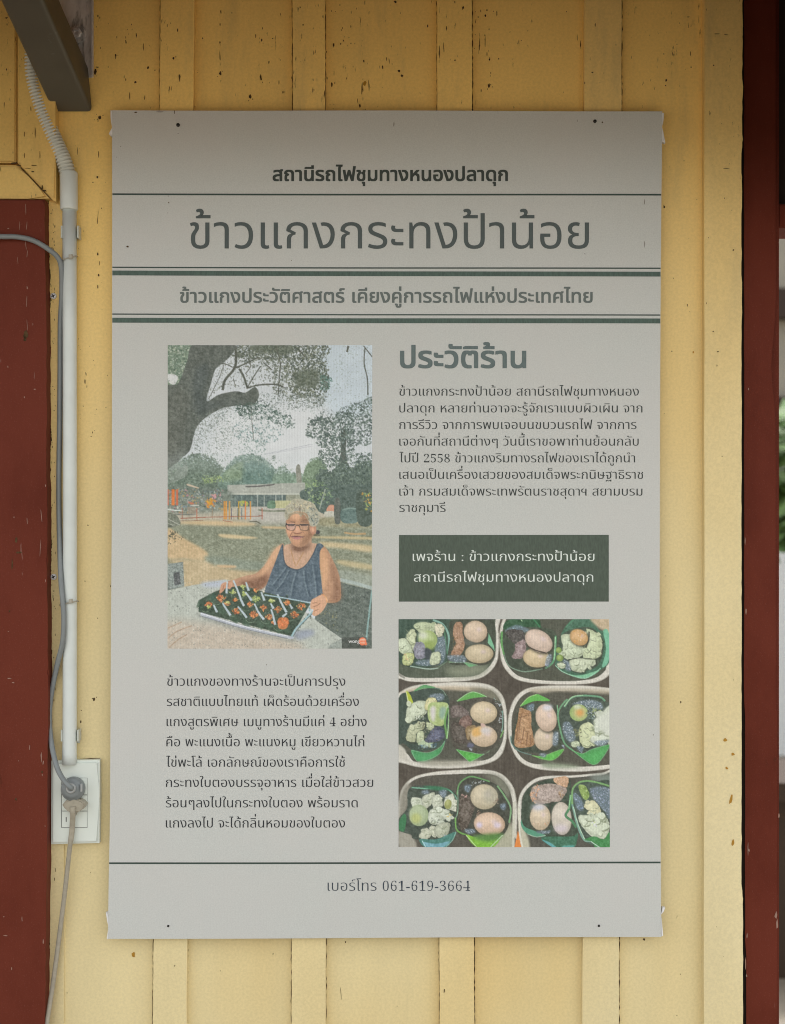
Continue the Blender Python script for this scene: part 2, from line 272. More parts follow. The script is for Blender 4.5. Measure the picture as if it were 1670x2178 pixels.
# letter outlines: letter=advance=contours of x y pairs, thousandths of the letter size
GLYPHS = """-=323=283 267 40 267 40 174 283 174/0=559=280 -10 198 2 135 36 89 91 58 165 40 255 34 359 40 463 58 552 89 625 135 679 199 713 281 724 360 713 422 679 468 625 500 552 519 462 525 358 519 254 500 165 468 91 421 36 359 2|280 55 313 64 337 91 353 135 366 231 370 358 366 485 353 580 337 624 313 650 281 659 248 650 223 624 207 580 194 485 189 358 194 231 207 135 223 91 247 64/1=559=97 0 97 53 179 53 202 57 217 67 226 87 229 118 229 619 161 544 130 522 100 515 78 520 59 535 46 559 42 589 110 613 196 666 266 718 378 718 378 118 381 91 388 70 403 57 429 53 510 53 510 0/2=559=35 0 35 103 183 254 238 313 278 365 306 412 324 457 334 503 337 553 332 602 316 637 291 656 259 663 216 652 188 620 172 565 167 490 115 496 75 513 48 543 39 589 45 624 64 656 94 684 137 706 192 719 259 724 358 713 430 680 462 646 482 606 488 558 485 524 476 490 434 418 355 328 230 205 130 110 363 110 392 115 416 128 435 150 446 179 454 210 513 210 508 0/3=559=243 -10 175 -6 121 7 79 27 51 52 34 80 28 110 34 144 54 168 81 183 113 188 122 132 147 92 186 68 236 60 268 63 297 73 322 91 342 118 355 156 359 207 349 259 319 301 270 329 204 338 142 338 142 400 208 400 265 410 304 441 327 487 335 547 330 595 314 632 288 655 252 663 220 657 198 641 182 615 173 583 166 508 111 513 70 530 45 557 36 597 50 646 92 687 161 715 257 724 353 713 426 682 460 649 481 609 488 561 477 499 444 449 395 409 335 381 416 355 454 331 485 300 506 258 513 206 507 150 491 104 464 66 430 37 389 15 343 1/4=559=180 0 180 53 208 53 240 56 266 66 284 87 290 125 290 186 13 186 13 247 297 714 436 714 436 252 540 252 540 186 436 186 436 125 442 87 460 66 487 56 518 53 531 53 531 0|83 252 290 252 290 427 292 522 297 619 282 587 259 545 235 503 218 475/5=559=245 -10 178 -6 125 8 86 27 60 53 45 81 40 111 46 142 62 163 88 176 120 180 131 124 144 98 165 78 193 65 230 60 262 64 291 75 316 94 336 124 349 166 353 220 344 285 318 332 275 359 217 368 154 363 106 350 60 368 92 714 470 714 475 532 418 532 410 566 397 594 384 602 364 604 156 604 140 419 188 430 250 434 322 428 384 410 436 381 475 339 498 285 506 220 500 160 483 111 455 71 421 41 380 18 336 2/6=559=293 -10 223 -1 163 27 113 73 76 139 53 224 45 330 49 410 62 485 84 552 115 610 155 657 204 694 262 716 330 724 388 720 434 709 467 691 490 668 503 642 507 614 500 585 480 560 443 542 387 536 382 596 362 646 345 660 321 665 284 657 253 635 227 597 199 513 186 401 240 427 277 435 324 438 381 432 429 414 470 384 500 342 518 292 524 231 518 164 498 106 466 57 420 20 363 -3|296 56 330 66 357 96 373 147 379 221 373 291 355 340 325 368 287 377 259 373 230 362 186 329 195 205 219 121 254 72/8=559=273 -10 197 -3 136 16 89 46 56 86 36 131 30 182 40 241 71 288 117 326 177 361 124 398 85 440 61 488 53 542 59 588 75 631 104 668 148 698 208 718 285 724 350 719 403 702 445 675 485 618 498 549 489 495 462 454 419 420 363 387 440 343 491 297 520 247 529 189 522 131 499 82 462 43 411 13 348 -4|302 421 334 444 356 472 368 507 372 551 362 606 349 630 331 649 307 662 279 666 243 658 216 634 200 598 194 554 201 508 222 474 256 446|278 47 324 56 360 82 382 122 390 172 381 217 356 254 310 287 244 321 213 296 188 265 171 226 165 178 173 125 196 84 232 56/9=559=227 -10 173 -6 131 7 100 25 79 49 67 76 63 103 66 123 75 140 90 152 112 160 130 119 154 84 188 61 232 53 279 65 317 99 345 157 364 239 373 343 348 316 316 295 277 280 231 275 177 281 130 299 90 328 59 369 41 420 35 482 42 550 62 609 96 657 142 694 198 716 264 724 333 715 393 689 443 644 482 580 506 495 514 388 510 308 498 234 477 166 448 107 408 58 359 21 298 -2|274 347 307 352 334 366 356 387 373 414 365 524 344 600 312 643 270 657 232 646 204 615 186 562 180 488 190 410 222 363/COLON=219=109 458 79 450 57 428 49 398 57 368 79 346 109 338 139 346 161 368 169 398 161 428 139 450|109 111 79 103 57 81 49 51 57 21 79 -1 109 -9 139 -1 161 21 169 51 161 81 139 103/ก=600=76 0 76 190 83 244 104 282 136 306 175 321 176 324 66 366 66 399 73 439 93 477 126 510 171 536 226 552 291 558 350 553 404 539 451 514 488 478 511 430 519 369 519 0 430 0 430 360 420 417 390 456 344 477 290 484 235 478 193 459 166 430 157 394 265 340 257 292 222 286 193 268 172 236 165 190 165 0/ข=547=274 -10 191 1 128 36 100 71 83 116 77 172 77 233 81 278 91 312 121 362 151 402 160 421 163 443 160 461 153 473 126 482 101 478 74 468 54 532 99 549 145 554 178 551 205 541 224 526 237 506 247 453 244 419 235 392 205 345 177 297 169 271 166 237 166 178 170 137 181 107 199 86 221 73 274 63 318 69 351 87 370 116 377 159 377 548 466 548 466 154 454 85 418 34 357 1/ค=614=81 0 81 350 87 412 105 464 135 505 178 534 235 552 307 558 379 552 437 534 480 505 509 464 527 412 533 350 533 0 444 0 444 350 435 409 409 451 366 476 306 484 247 476 205 451 179 409 170 350 170 239 173 238 198 270 227 290 266 299 317 302 350 302 350 229 317 229 263 225 225 212 198 192 182 168 173 138 170 106 170 0/ง=537=171 0 0 548 90 548 238 77 250 77 297 89 336 118 362 155 380 202 391 252 394 301 385 375 357 432 312 467 253 479 228 477 207 472 185 543 225 551 258 553 305 549 348 539 384 521 415 496 445 458 467 411 479 357 483 298 477 224 459 160 432 105 399 63 367 37 328 17 280 4 221 0/จ=532=147 0 147 244 71 244 71 314 232 314 232 72 245 72 286 77 320 92 346 118 365 157 376 209 380 276 376 343 364 396 342 436 311 463 268 479 212 484 166 481 122 472 79 456 38 433 38 516 73 533 117 546 168 555 223 558 305 550 369 525 415 484 447 428 465 358 471 275 465 194 448 127 417 72 372 33 310 8 231 0/ช=550=275 -10 191 1 128 36 100 71 83 116 77 172 77 233 81 278 91 312 121 362 151 402 160 421 163 443 160 461 153 473 126 482 101 478 74 468 54 532 99 549 145 554 178 551 205 541 224 526 237 506 247 453 244 419 235 392 205 345 177 297 169 271 166 237 166 178 170 137 181 107 199 86 221 73 275 63 319 69 351 87 371 116 377 159 377 299 373 332 360 356 338 370 305 375 301 375 301 432 306 432 341 437 364 451 378 472 385 498 388 548 477 548 474 499 464 458 443 426 405 404 405 400 429 391 446 377 462 340 466 300 466 154 454 85 418 34 358 1/ฐ=547=143 0 143 244 67 244 67 314 228 314 228 72 241 72 282 77 316 92 342 118 361 157 372 209 376 276 372 343 360 396 338 436 307 463 264 479 208 484 162 481 118 472 75 456 34 433 34 516 69 533 113 546 164 555 219 558 275 554 323 542 361 522 389 492 426 455 450 406 463 345 467 275 461 194 444 127 413 72 368 33 306 8 227 0|41 -201 41 -177 49 -130 74 -96 110 -74 150 -67 187 -71 215 -84 235 -103 251 -125 310 -71 401 -140 380 -145 380 -52 460 -52 460 -201 376 -201 310 -145 253 -201 234 -201 206 -155 187 -141 164 -136 143 -141 130 -155 120 -192 120 -201|401 471 351 518 376 525 400 538 417 558 423 584 510 584 506 555 496 530 478 508 456 492/ณ=909=194 -10 141 -1 118 12 100 31 88 59 84 95 84 192 91 246 111 282 141 306 180 321 181 324 66 366 66 399 73 441 93 479 125 511 168 537 220 553 281 558 335 553 386 540 430 516 466 481 489 432 497 370 497 179 504 127 525 92 557 72 598 65 636 70 668 86 695 110 715 143 728 182 732 228 732 548 821 548 821 0 748 0 743 87 738 87 714 46 678 16 631 -4 580 -10 511 1 456 32 429 66 413 113 408 172 408 361 404 404 390 436 369 459 343 474 280 484 232 478 193 461 166 433 157 394 271 340 263 292 229 286 200 269 180 238 173 193 173 105 176 86 183 73 196 66 215 63 235 65 252 69 265 5 229 -7/ด=616=268 -10 197 -1 143 28 104 72 79 129 65 196 60 270 64 348 78 411 99 460 128 499 163 526 206 545 253 555 306 558 379 552 437 535 480 506 511 468 529 421 535 365 535 0 447 0 447 357 439 412 416 452 374 476 309 484 265 480 227 467 194 443 170 404 154 347 149 269 152 214 161 165 176 123 201 91 236 71 282 64 310 66 335 72 344 3 308 -7/ต=636=275 -10 201 0 145 29 106 74 81 134 68 205 63 285 68 374 82 443 104 495 136 531 176 551 224 558 256 555 284 546 304 530 318 506 322 506 336 531 358 547 386 555 419 558 477 549 520 524 546 480 555 418 555 0 466 0 466 417 462 450 449 470 430 481 406 484 381 481 364 470 353 452 347 424 291 424 284 453 270 472 252 481 232 484 197 472 172 438 157 376 152 284 155 220 163 166 178 123 202 91 238 71 286 64 319 66 344 71 353 3 317 -7/ถ=602=194 -10 141 -1 118 12 100 31 88 59 84 95 84 192 91 246 111 282 141 306 180 321 181 324 66 366 66 399 73 439 93 477 126 510 171 536 226 552 292 558 352 553 406 539 453 514 490 478 513 430 521 369 521 0 432 0 432 360 422 417 391 456 345 477 291 484 235 478 193 459 166 430 157 394 271 340 263 292 229 287 200 274 180 247 173 203 173 105 176 86 183 73 196 66 215 63 235 65 252 69 265 5 229 -7/ท=609=84 0 84 548 146 548 162 461 166 461 190 501 228 532 278 552 337 558 393 553 440 538 477 512 505 475 522 427 528 366 528 0 439 0 439 361 432 414 409 452 372 475 320 483 276 478 240 461 211 435 190 402 177 362 173 317 173 0/ธ=544=273 -10 214 -7 163 2 81 26 81 254 164 254 164 81 209 68 274 62 339 70 366 81 389 99 403 126 408 162 405 188 398 209 366 238 314 259 242 281 141 318 106 337 82 360 68 388 63 424 68 464 85 497 113 523 154 543 207 554 273 558 337 555 390 547 460 525 460 446 413 464 345 479 264 485 205 480 166 463 155 449 152 431 156 412 169 397 218 374 293 351 370 327 435 294 460 271 480 243 492 207 496 163 490 114 474 72 444 37 402 12 345 -5/น=613=270 -10 215 -5 169 11 131 36 104 73 87 121 81 182 81 548 170 548 170 187 178 134 201 96 238 73 289 65 351 76 398 110 426 163 436 231 436 548 525 548 525 0 451 0 447 81 442 81 417 45 380 16 330 -4/บ=604=301 -10 230 -4 173 14 132 44 104 85 87 136 81 198 81 548 170 548 170 197 178 139 202 97 243 72 301 64 360 72 402 97 426 139 434 197 434 548 523 548 523 198 517 136 500 85 472 44 430 14 373 -4/ป=605=301 -10 230 -4 173 14 132 44 104 85 87 136 81 198 81 548 170 548 170 197 178 139 202 97 243 72 301 64 360 72 402 97 426 139 434 197 434 745 523 745 523 198 517 136 500 85 472 44 430 14 373 -4/ผ=648=86 0 86 451 90 489 103 517 123 537 147 549 205 558 234 555 264 546 253 479 233 484 217 485 196 482 183 473 173 439 173 284 173 220 169 139 173 139 210 213 242 268 295 358 351 358 404 268 432 220 454 180 473 139 477 139 474 220 473 284 473 548 560 548 560 0 481 0 326 262 322 262 165 0/พ=695=140 0 41 548 132 548 171 310 181 235 193 126 196 126 214 203 230 265 243 313 310 548 383 548 451 313 465 265 481 203 498 126 502 126 513 235 523 310 563 548 654 548 555 0 468 0 376 298 363 350 350 421 346 421 337 370 327 331 317 298 227 0/ฟ=682=136 0 41 548 132 548 167 310 172 271 180 202 188 126 193 126 205 184 221 246 239 313 307 548 379 548 447 313 466 246 481 184 493 126 497 126 505 201 511 263 516 310 573 745 661 745 551 0 463 0 372 298 359 348 346 421 342 421 333 370 324 331 314 298 223 0/ม=614=345 -10 285 -4 235 16 195 46 171 87 167 87 162 0 89 0 89 548 178 548 178 231 182 184 196 144 217 110 247 86 283 70 327 65 379 73 415 96 437 134 444 187 444 548 533 548 533 181 527 121 511 73 483 36 446 11 400 -5/ย=594=292 -9 219 -4 163 12 121 37 93 71 76 113 71 161 74 202 85 235 100 258 119 275 161 292 161 296 119 316 99 333 83 355 72 383 68 418 72 452 84 484 105 512 136 535 178 550 231 555 281 552 321 540 305 471 277 479 240 482 204 477 178 463 163 440 158 411 162 380 176 358 196 343 221 334 278 327 297 327 297 262 278 262 226 257 190 241 168 212 161 169 164 141 173 116 188 95 213 78 247 68 292 64 337 67 372 78 396 95 412 119 421 148 424 182 424 548 513 548 513 188 507 125 489 74 460 37 417 11 361 -4/ร=488=235 -10 178 -7 126 2 40 29 66 101 114 84 173 70 237 64 286 69 325 84 351 109 360 142 357 163 348 182 309 212 242 239 136 282 97 306 70 336 53 371 47 414 53 454 70 489 98 518 140 539 194 553 261 558 352 550 389 539 418 526 418 451 376 467 320 480 258 485 201 480 164 465 143 443 136 418 139 398 149 381 192 352 274 320 362 283 398 259 426 231 443 195 449 150 444 109 429 72 401 38 361 13 306 -4/ล=571=402 0 402 365 395 421 373 458 333 478 274 485 225 482 179 472 92 434 92 517 171 545 223 555 282 558 331 555 374 547 410 532 439 512 461 486 477 454 487 415 490 370 490 0|230 -10 152 0 96 31 61 80 49 147 56 198 76 241 110 275 189 311 306 328 420 335 420 261 318 254 232 243 178 222 149 191 139 149 146 110 168 83 202 67 247 62 278 65 305 71 319 4 278 -7/ว=492=191 -10 116 -2 38 28 66 96 116 73 181 64 227 70 265 88 297 119 328 185 338 276 327 365 296 431 262 460 219 478 165 484 100 477 42 456 42 531 106 552 175 558 257 549 321 523 370 480 403 424 423 356 429 276 422 194 403 124 370 67 323 24 264 -1/ศ=628=81 0 81 350 87 412 105 464 135 505 178 534 235 552 307 558 359 555 403 545 439 526 466 499 497 476 518 442 529 400 533 350 533 0 444 0 444 350 435 409 410 451 367 476 307 484 247 476 205 451 179 409 170 350 170 239 173 238 198 270 228 290 266 299 317 302 350 302 350 229 317 229 264 225 225 212 198 192 182 168 173 138 170 106 170 0|466 471 416 518 441 525 465 538 482 558 488 584 575 584 571 555 560 530 543 508 521 492/ษ=640=309 -10 235 -4 177 15 133 46 104 88 87 140 81 203 81 548 170 548 170 202 178 141 203 98 246 73 309 64 372 73 415 98 440 141 448 202 448 548 537 548 537 203 531 140 515 88 485 46 442 15 384 -4|370 226 332 229 304 239 283 253 269 271 259 313 263 344 274 371 346 358 342 346 340 329 348 305 358 297 374 294 601 294 601 226/ส=572=402 0 402 365 395 421 373 458 333 478 274 485 225 482 179 472 92 434 92 517 171 545 223 555 282 558 331 555 373 546 405 529 428 502 458 482 477 452 487 414 490 370 490 0|230 -10 152 0 96 31 61 80 49 147 56 198 76 241 110 275 189 311 306 328 420 335 420 261 318 254 232 243 178 222 149 191 139 149 146 110 168 83 202 67 247 62 278 65 305 71 319 4 278 -7|425 471 375 518 400 525 424 538 441 558 447 584 534 584 530 555 520 530 502 508 480 492/ห=587=89 0 89 548 178 548 178 311 181 311 409 548 513 548 513 545 178 206 178 0|429 0 429 193 420 246 393 285 345 310 274 318 326 383 384 377 432 361 469 333 496 296 513 250 518 195 518 0/อ=574=275 -10 209 -4 155 15 114 47 84 91 66 150 60 224 62 268 65 314 275 314 275 244 149 244 149 224 152 168 163 126 180 95 205 76 235 65 273 62 315 66 351 79 380 103 402 141 416 196 420 270 416 337 404 391 383 432 352 461 309 478 253 484 191 479 133 463 78 436 78 519 127 539 191 553 264 558 344 549 407 523 454 480 486 423 505 352 511 270 505 188 488 119 458 64 414 23 353 -2/ฯ=519=332 0 332 332 362 336 348 287 315 252 265 229 203 222 152 227 108 242 70 267 42 302 24 346 18 399 28 465 59 516 108 547 171 558 203 556 240 546 227 479 204 485 187 486 156 481 131 464 113 436 107 395 114 352 135 320 169 301 215 294 268 302 305 326 325 367 332 427 332 548 421 548 421 0/ะ=338=153 344 116 347 87 357 65 371 50 389 39 430 44 461 55 488 130 476 126 462 123 444 130 423 156 414 299 414 299 344|153 64 116 67 87 77 65 91 50 109 39 150 44 181 55 208 130 196 126 182 123 164 130 143 156 134 299 134 299 64/ั=0=-216 635 -254 638 -283 647 -305 661 -320 678 -331 718 -327 751 -315 779 -240 766 -244 753 -246 735 -238 713 -227 705 -211 703 42 703 42 635/า=406=236 0 236 389 230 432 214 461 183 478 138 484 71 475 10 448 10 528 67 548 155 558 204 554 245 543 279 523 304 494 320 453 325 402 325 0/ำ=406=236 0 236 389 230 432 214 461 183 478 138 484 71 475 10 448 10 528 67 548 155 558 204 554 245 543 279 523 304 494 320 453 325 402 325 0|-160 611 -205 617 -239 635 -261 663 -268 701 -261 740 -239 768 -205 785 -160 791 -115 785 -80 768 -58 740 -50 701 -58 663 -80 635 -115 617|-160 658 -139 661 -124 670 -114 684 -111 701 -114 719 -124 733 -139 741 -160 744 -180 741 -196 733 -205 719 -208 701 -205 684 -196 670 -180 661/ิ=0=-514 635 -514 674 -441 706 -89 706 -89 635/ี=0=-514 635 -514 674 -441 706 -89 706 -89 635|-172 674 -172 787 -88 787 -88 674/ื=0=-514 635 -514 674 -441 706 -89 706 -89 635|-308 674 -308 787 -234 787 -234 674|-162 674 -162 787 -89 787 -89 674/ุ=0=-169 -261 -169 -155 -175 -136 -191 -130 -202 -131 -212 -134 -219 -74 -187 -67 -158 -64 -128 -68 -107 -81 -94 -100 -90 -126 -90 -261/ู=0=-219 -265 -275 -259 -317 -240 -342 -209 -350 -167 -350 -150 -352 -136 -359 -130 -382 -130 -388 -70 -361 -65 -340 -64 -309 -68 -289 -80 -277 -99 -273 -125 -273 -159 -270 -176 -261 -191 -245 -201 -220 -204 -195 -201 -179 -191 -170 -177 -167 -159 -167 -67 -89 -67 -89 -164 -97 -207 -122 -239 -163 -259/เ=295=205 -10 153 -1 130 11 112 31 100 59 96 95 96 548 185 548 185 106 188 86 195 73 208 66 227 63 246 65 265 70 277 5 240 -7/แ=568=205 -10 153 -1 130 11 112 31 100 59 96 95 96 548 185 548 185 106 188 86 195 73 208 66 227 63 246 65 265 70 277 5 240 -7|478 -10 426 -1 403 12 385 31 373 59 369 95 369 548 458 548 458 106 461 86 468 73 481 66 500 63 519 65 538 70 550 5 513 -7/โ=308=110 448 110 644 103 696 82 730 49 750 9 756 9 794 83 826 350 826 350 756 147 756 146 752 166 733 184 707 195 671 199 627 199 448|219 -10 167 -1 144 12 126 31 114 59 110 95 110 548 199 548 199 106 202 86 209 73 222 66 241 63 260 65 279 70 291 5 254 -7/ใ=289=196 -10 143 -1 120 12 102 31 90 59 86 95 86 486 91 532 108 566 140 609 177 660 186 681 189 704 185 729 172 748 149 758 118 762 62 753 19 735 19 811 62 827 129 834 189 827 236 805 266 767 276 714 272 677 261 644 226 590 198 553 181 524 175 484 175 106 178 86 185 73 198 65 216 63 237 65 255 70 267 5 231 -7/ไ=304=110 448 110 627 117 689 136 727 162 752 161 756 -13 756 10 826 292 826 292 756 257 750 227 732 206 698 199 644 199 448|219 -10 167 -1 144 12 126 31 114 59 110 95 110 548 199 548 199 106 202 86 209 73 222 66 241 63 260 65 279 70 291 5 254 -7/ๆ=595=427 -201 427 426 424 453 416 472 401 482 381 485 361 482 347 472 338 453 335 426 335 383 260 383 260 426 257 453 248 472 234 482 214 485 192 479 177 463 167 432 164 386 168 335 179 302 198 285 224 279 244 281 264 287 281 221 248 210 211 205 151 217 110 252 86 309 78 384 86 465 112 519 152 548 203 558 234 555 262 546 284 529 299 506 302 506 317 529 340 546 367 555 399 558 457 547 480 532 499 510 510 478 514 436 514 -201/็=0=-193 620 -219 623 -241 632 -259 646 -272 666 -322 623 -373 630 -413 652 -438 686 -447 734 -443 769 -431 797 -413 819 -389 834 -362 843 -333 846 -100 846 -100 786 -320 786 -341 783 -360 773 -372 755 -376 730 -373 711 -365 696 -350 685 -328 682 -272 732 -253 732 -237 695 -222 683 -202 679 -185 682 -174 690 -164 719 -164 732 -99 732 -99 718 -105 675 -125 645 -154 626/่=0=-178 635 -178 846 -90 846 -90 635/้=0=-368 635 -368 679 -327 691 -292 711 -282 724 -278 741 -286 762 -309 770 -330 766 -348 759 -368 814 -324 835 -284 840 -248 835 -222 818 -205 793 -199 762 -203 736 -214 714 -247 681 -257 705 -58 705 -58 635/์=0=-253 606 -265 635 -269 669 -260 709 -248 725 -228 739 -201 748 -164 751 -27 751 -27 682 -141 682 -173 675 -182 664 -185 649 -183 634 -176 618/w=719=393 449 327 449 213 177 95 449 0 449 200 -9 228 -9 360 305 493 -9 521 -9 719 449 624 449 507 177/o=552=273 458 197 447 132 415 81 365 48 302 36 229 47 151 80 86 130 35 195 3 273 -9 354 2 421 34 472 84 505 150 516 229 504 304 471 367 419 416 352 447|272 378 322 371 364 350 397 318 418 277 425 228 418 174 398 131 366 98 324 78 272 71 224 78 184 99 153 132 134 176 127 229 134 278 154 319 185 350 225 371/n=500=150 449 61 449 61 0 150 0 150 322 207 372 262 387 309 373 339 336 350 278 350 0 439 0 439 277 431 343 410 394 377 430 335 451 286 458 237 450 191 427 152 390 150 390/g=427=421 449 236 449 169 442 115 422 74 390 49 347 40 294 46 248 64 210 95 178 139 153 139 151 101 136 77 114 68 87 79 58 113 30 49 4 12 -37 0 -94 10 -138 38 -176 82 -205 139 -223 207 -230 280 -224 339 -205 383 -176 410 -136 419 -87 407 -34 365 10 289 38 213 55 168 74 152 96 186 127 260 142 334 181 363 226 376 282 366 332 329 380 421 380|296 293 285 249 255 220 210 209 163 219 131 248 120 291 132 332 164 361 209 372 252 361 284 333|333 -94 318 -129 276 -151 209 -159 141 -151 98 -128 84 -90 97 -55 133 -31 186 -22 249 -28 307 -50"""

# ---- the two printed pictures of the poster are painted here, stroke by stroke ----
class Painter:
    """a small colour canvas, one cell per print dot; coordinates come through T=(x0, y0, zoom)"""
    def __init__(s, x0, y0, w, h, seed):
        s.x0, s.y0, s.w, s.h = x0, y0, w, h
        s.im = np.zeros((h, w, 3), np.float32)
        s.rs = np.random.RandomState(seed)
        s.noises = {}
        s.T = (0, 0, 1)
    def tr(s, pts):
        ox, oy, k = s.T
        return np.array([(x / k + ox - s.x0, y / k + oy - s.y0) for x, y in pts], np.float64)
    def noise(s, cell, sy=1.0):
        key = (cell, sy)
        if key not in s.noises:
            gw, gh = int(s.w / cell) + 3, int(s.h / (cell * sy)) + 3
            g = s.rs.rand(gh, gw)
            yy = np.arange(s.h) / (cell * sy); xx = np.arange(s.w) / cell
            yi = yy.astype(int); xi = xx.astype(int)
            fy = (yy - yi)[:, None]; fx = (xx - xi)[None, :]
            fy = fy * fy * (3 - 2 * fy); fx = fx * fx * (3 - 2 * fx)
            a = g[yi][:, xi]; b = g[yi][:, xi + 1]; c = g[yi + 1][:, xi]; d = g[yi + 1][:, xi + 1]
            n = (a * (1 - fx) + b * fx) * (1 - fy) + (c * (1 - fx) + d * fx) * fy
            s.noises[key] = (n - .5) * 2
        return s.noises[key]
    def spl(s, p, n=6):
        q = []
        m = len(p)
        for i in range(m):
            a, b, c, d = p[i - 1], p[i], p[(i + 1) % m], p[(i + 2) % m]
            for t in np.linspace(0, 1, n, endpoint=False):
                q.append(.5 * (2 * b + (c - a) * t + (2 * a - 5 * b + 4 * c - d) * t * t + (3 * b - a - 3 * c + d) * t ** 3))
        return np.array(q)
    def mask(s, p):
        SS = 2
        x0 = max(int(np.floor(p[:, 0].min())) - 1, 0); x1 = min(int(np.ceil(p[:, 0].max())) + 2, s.w)
        y0 = max(int(np.floor(p[:, 1].min())) - 1, 0); y1 = min(int(np.ceil(p[:, 1].max())) + 2, s.h)
        if x1 <= x0 or y1 <= y0: return None
        xs = x0 + (np.arange((x1 - x0) * SS) + .5) / SS
        ys = y0 + (np.arange((y1 - y0) * SS) + .5) / SS
        m = np.zeros((len(ys), len(xs)), bool)
        px, py = p[:, 0], p[:, 1]; qx, qy = np.roll(px, -1), np.roll(py, -1)
        for ax, ay, bx, by in zip(px, py, qx, qy):
            if ay == by: continue
            r = (ys >= min(ay, by)) & (ys < max(ay, by))
            if not r.any(): continue
            xc = ax + (ys[r] - ay) * (bx - ax) / (by - ay)
            m[r] ^= xs[None, :] < xc[:, None]
        m = m.reshape(y1 - y0, SS, x1 - x0, SS).mean((1, 3))
        return x0, y0, m.astype(np.float32)
    def blur(s, m, r):
        if r < 1: return m
        k = 2 * r + 1
        for ax in (0, 1):
            for _ in (0, 1):
                pad = [(0, 0), (0, 0)]; pad[ax] = (r + 1, r)
                c = np.cumsum(np.pad(m, pad, mode='edge'), ax)
                m = (np.take(c, np.arange(k, c.shape[ax]), ax) - np.take(c, np.arange(0, c.shape[ax] - k), ax)) / k
        return m
    def put(s, x0, y0, m, col, a=1, amp=0, cell=4, sy=1.0, col2=None):
        h, w = m.shape
        c = np.broadcast_to(np.array(col, np.float32), (h, w, 3)).copy()
        n = s.noise(cell, sy)[y0:y0 + h, x0:x0 + w, None]
        if col2 is not None:
            t = np.clip(.5 + 1.1 * n, 0, 1)
            c = c * (1 - t) + np.array(col2, np.float32) * t
        if amp: c = c + amp * n + amp * .5 * s.noise(2)[y0:y0 + h, x0:x0 + w, None]
        m = (m * a)[..., None]
        reg = s.im[y0:y0 + h, x0:x0 + w]
        reg[...] = reg * (1 - m) + c * m
    def poly(s, pts, col, a=1, amp=0, cell=4, soft=0, smooth=True, sy=1.0, col2=None, ragged=0):
        p = s.tr(pts)
        if smooth and len(p) > 3: p = s.spl(p)
        if ragged: p = p + s.rs.uniform(-ragged, ragged, p.shape)
        if soft:
            x0, y0 = int(p[:, 0].min()) - 3 * soft, int(p[:, 1].min()) - 3 * soft
            x1, y1 = int(p[:, 0].max()) + 3 * soft, int(p[:, 1].max()) + 3 * soft
            x0, y0, x1, y1 = max(x0, 0), max(y0, 0), min(x1, s.w), min(y1, s.h)
            r = s.mask(p)
            if r is None or x1 <= x0 or y1 <= y0: return
            full = np.zeros((y1 - y0, x1 - x0), np.float32)
            mx, my, m = r
            ys, xs = max(my, y0), max(mx, x0)
            ye, xe = min(my + m.shape[0], y1), min(mx + m.shape[1], x1)
            full[ys - y0:ye - y0, xs - x0:xe - x0] = m[ys - my:ye - my, xs - mx:xe - mx]
            s.put(x0, y0, s.blur(full, soft), col, a, amp, cell, sy, col2)
        else:
            r = s.mask(p)
            if r is not None: s.put(r[0], r[1], r[2], col, a, amp, cell, sy, col2)
    def ell(s, cx, cy, rx, ry, col, rot=0, **k):
        t = np.linspace(0, 2 * math.pi, 22, endpoint=False); c, n = math.cos(rot), math.sin(rot)
        s.poly([(cx + rx * math.cos(a) * c - ry * math.sin(a) * n, cy + rx * math.cos(a) * n + ry * math.sin(a) * c) for a in t], col, smooth=False, **k)
    def line(s, pts, w, col, w2=None, **k):
        w2 = w if w2 is None else w2
        p = np.array(pts, float)
        if len(p) > 2:
            q = [p[0]]
            for i in range(len(p) - 1):
                a, b, c, d = p[max(i - 1, 0)], p[i], p[i + 1], p[min(i + 2, len(p) - 1)]
                for t in np.linspace(0, 1, 7)[1:]:
                    q.append(.5 * (2 * b + (c - a) * t + (2 * a - 5 * b + 4 * c - d) * t * t + (3 * b - a - 3 * c + d) * t ** 3))
            p = np.array(q)
        d = np.gradient(p, axis=0); d /= np.linalg.norm(d, axis=1)[:, None] + 1e-9
        n = np.stack([-d[:, 1], d[:, 0]], 1); ww = np.linspace(w, w2, len(p))[:, None] / 2
        s.poly(list(map(tuple, p + n * ww)) + list(map(tuple, (p - n * ww)[::-1])), col, smooth=False, **k)
    def dots(s, pts, n, r0, r1, cols, a=1, jag=.45, asp=1.0):
        """n leaf- or grain-sized flecks spread over a region"""
        p = s.tr(pts); p = s.spl(p) if len(p) > 4 else p
        r = s.mask(p)
        if r is None: return
        x0, y0, m = r
        ys, xs = np.nonzero(m > .5)
        if not len(ys): return
        k = s.T[2]; T = s.T; s.T = (s.x0, s.y0, 1)
        for i in s.rs.randint(0, len(ys), n):
            cx, cy = x0 + xs[i] + s.rs.rand(), y0 + ys[i] + s.rs.rand()
            rad = s.rs.uniform(r0, r1); t0 = s.rs.uniform(0, 6.28); el = s.rs.uniform(.35, .9); co, si = math.cos(t0), math.sin(t0)
            q = []
            for j in range(5):
                t = j * 6.283 / 5; rr = rad * s.rs.uniform(1 - jag, 1 + jag); ux, uy = rr * math.cos(t) * 1.25, rr * math.sin(t) * el
                q.append((cx + ux * co - uy * si, cy + (ux * si + uy * co) * asp))
            c = cols[s.rs.randint(len(cols))]; v = s.rs.uniform(-9, 9)
            s.poly(q, tuple(min(max(k + v, 0), 255) for k in c), a=a * s.rs.uniform(.7, 1), smooth=False)
        s.T = T

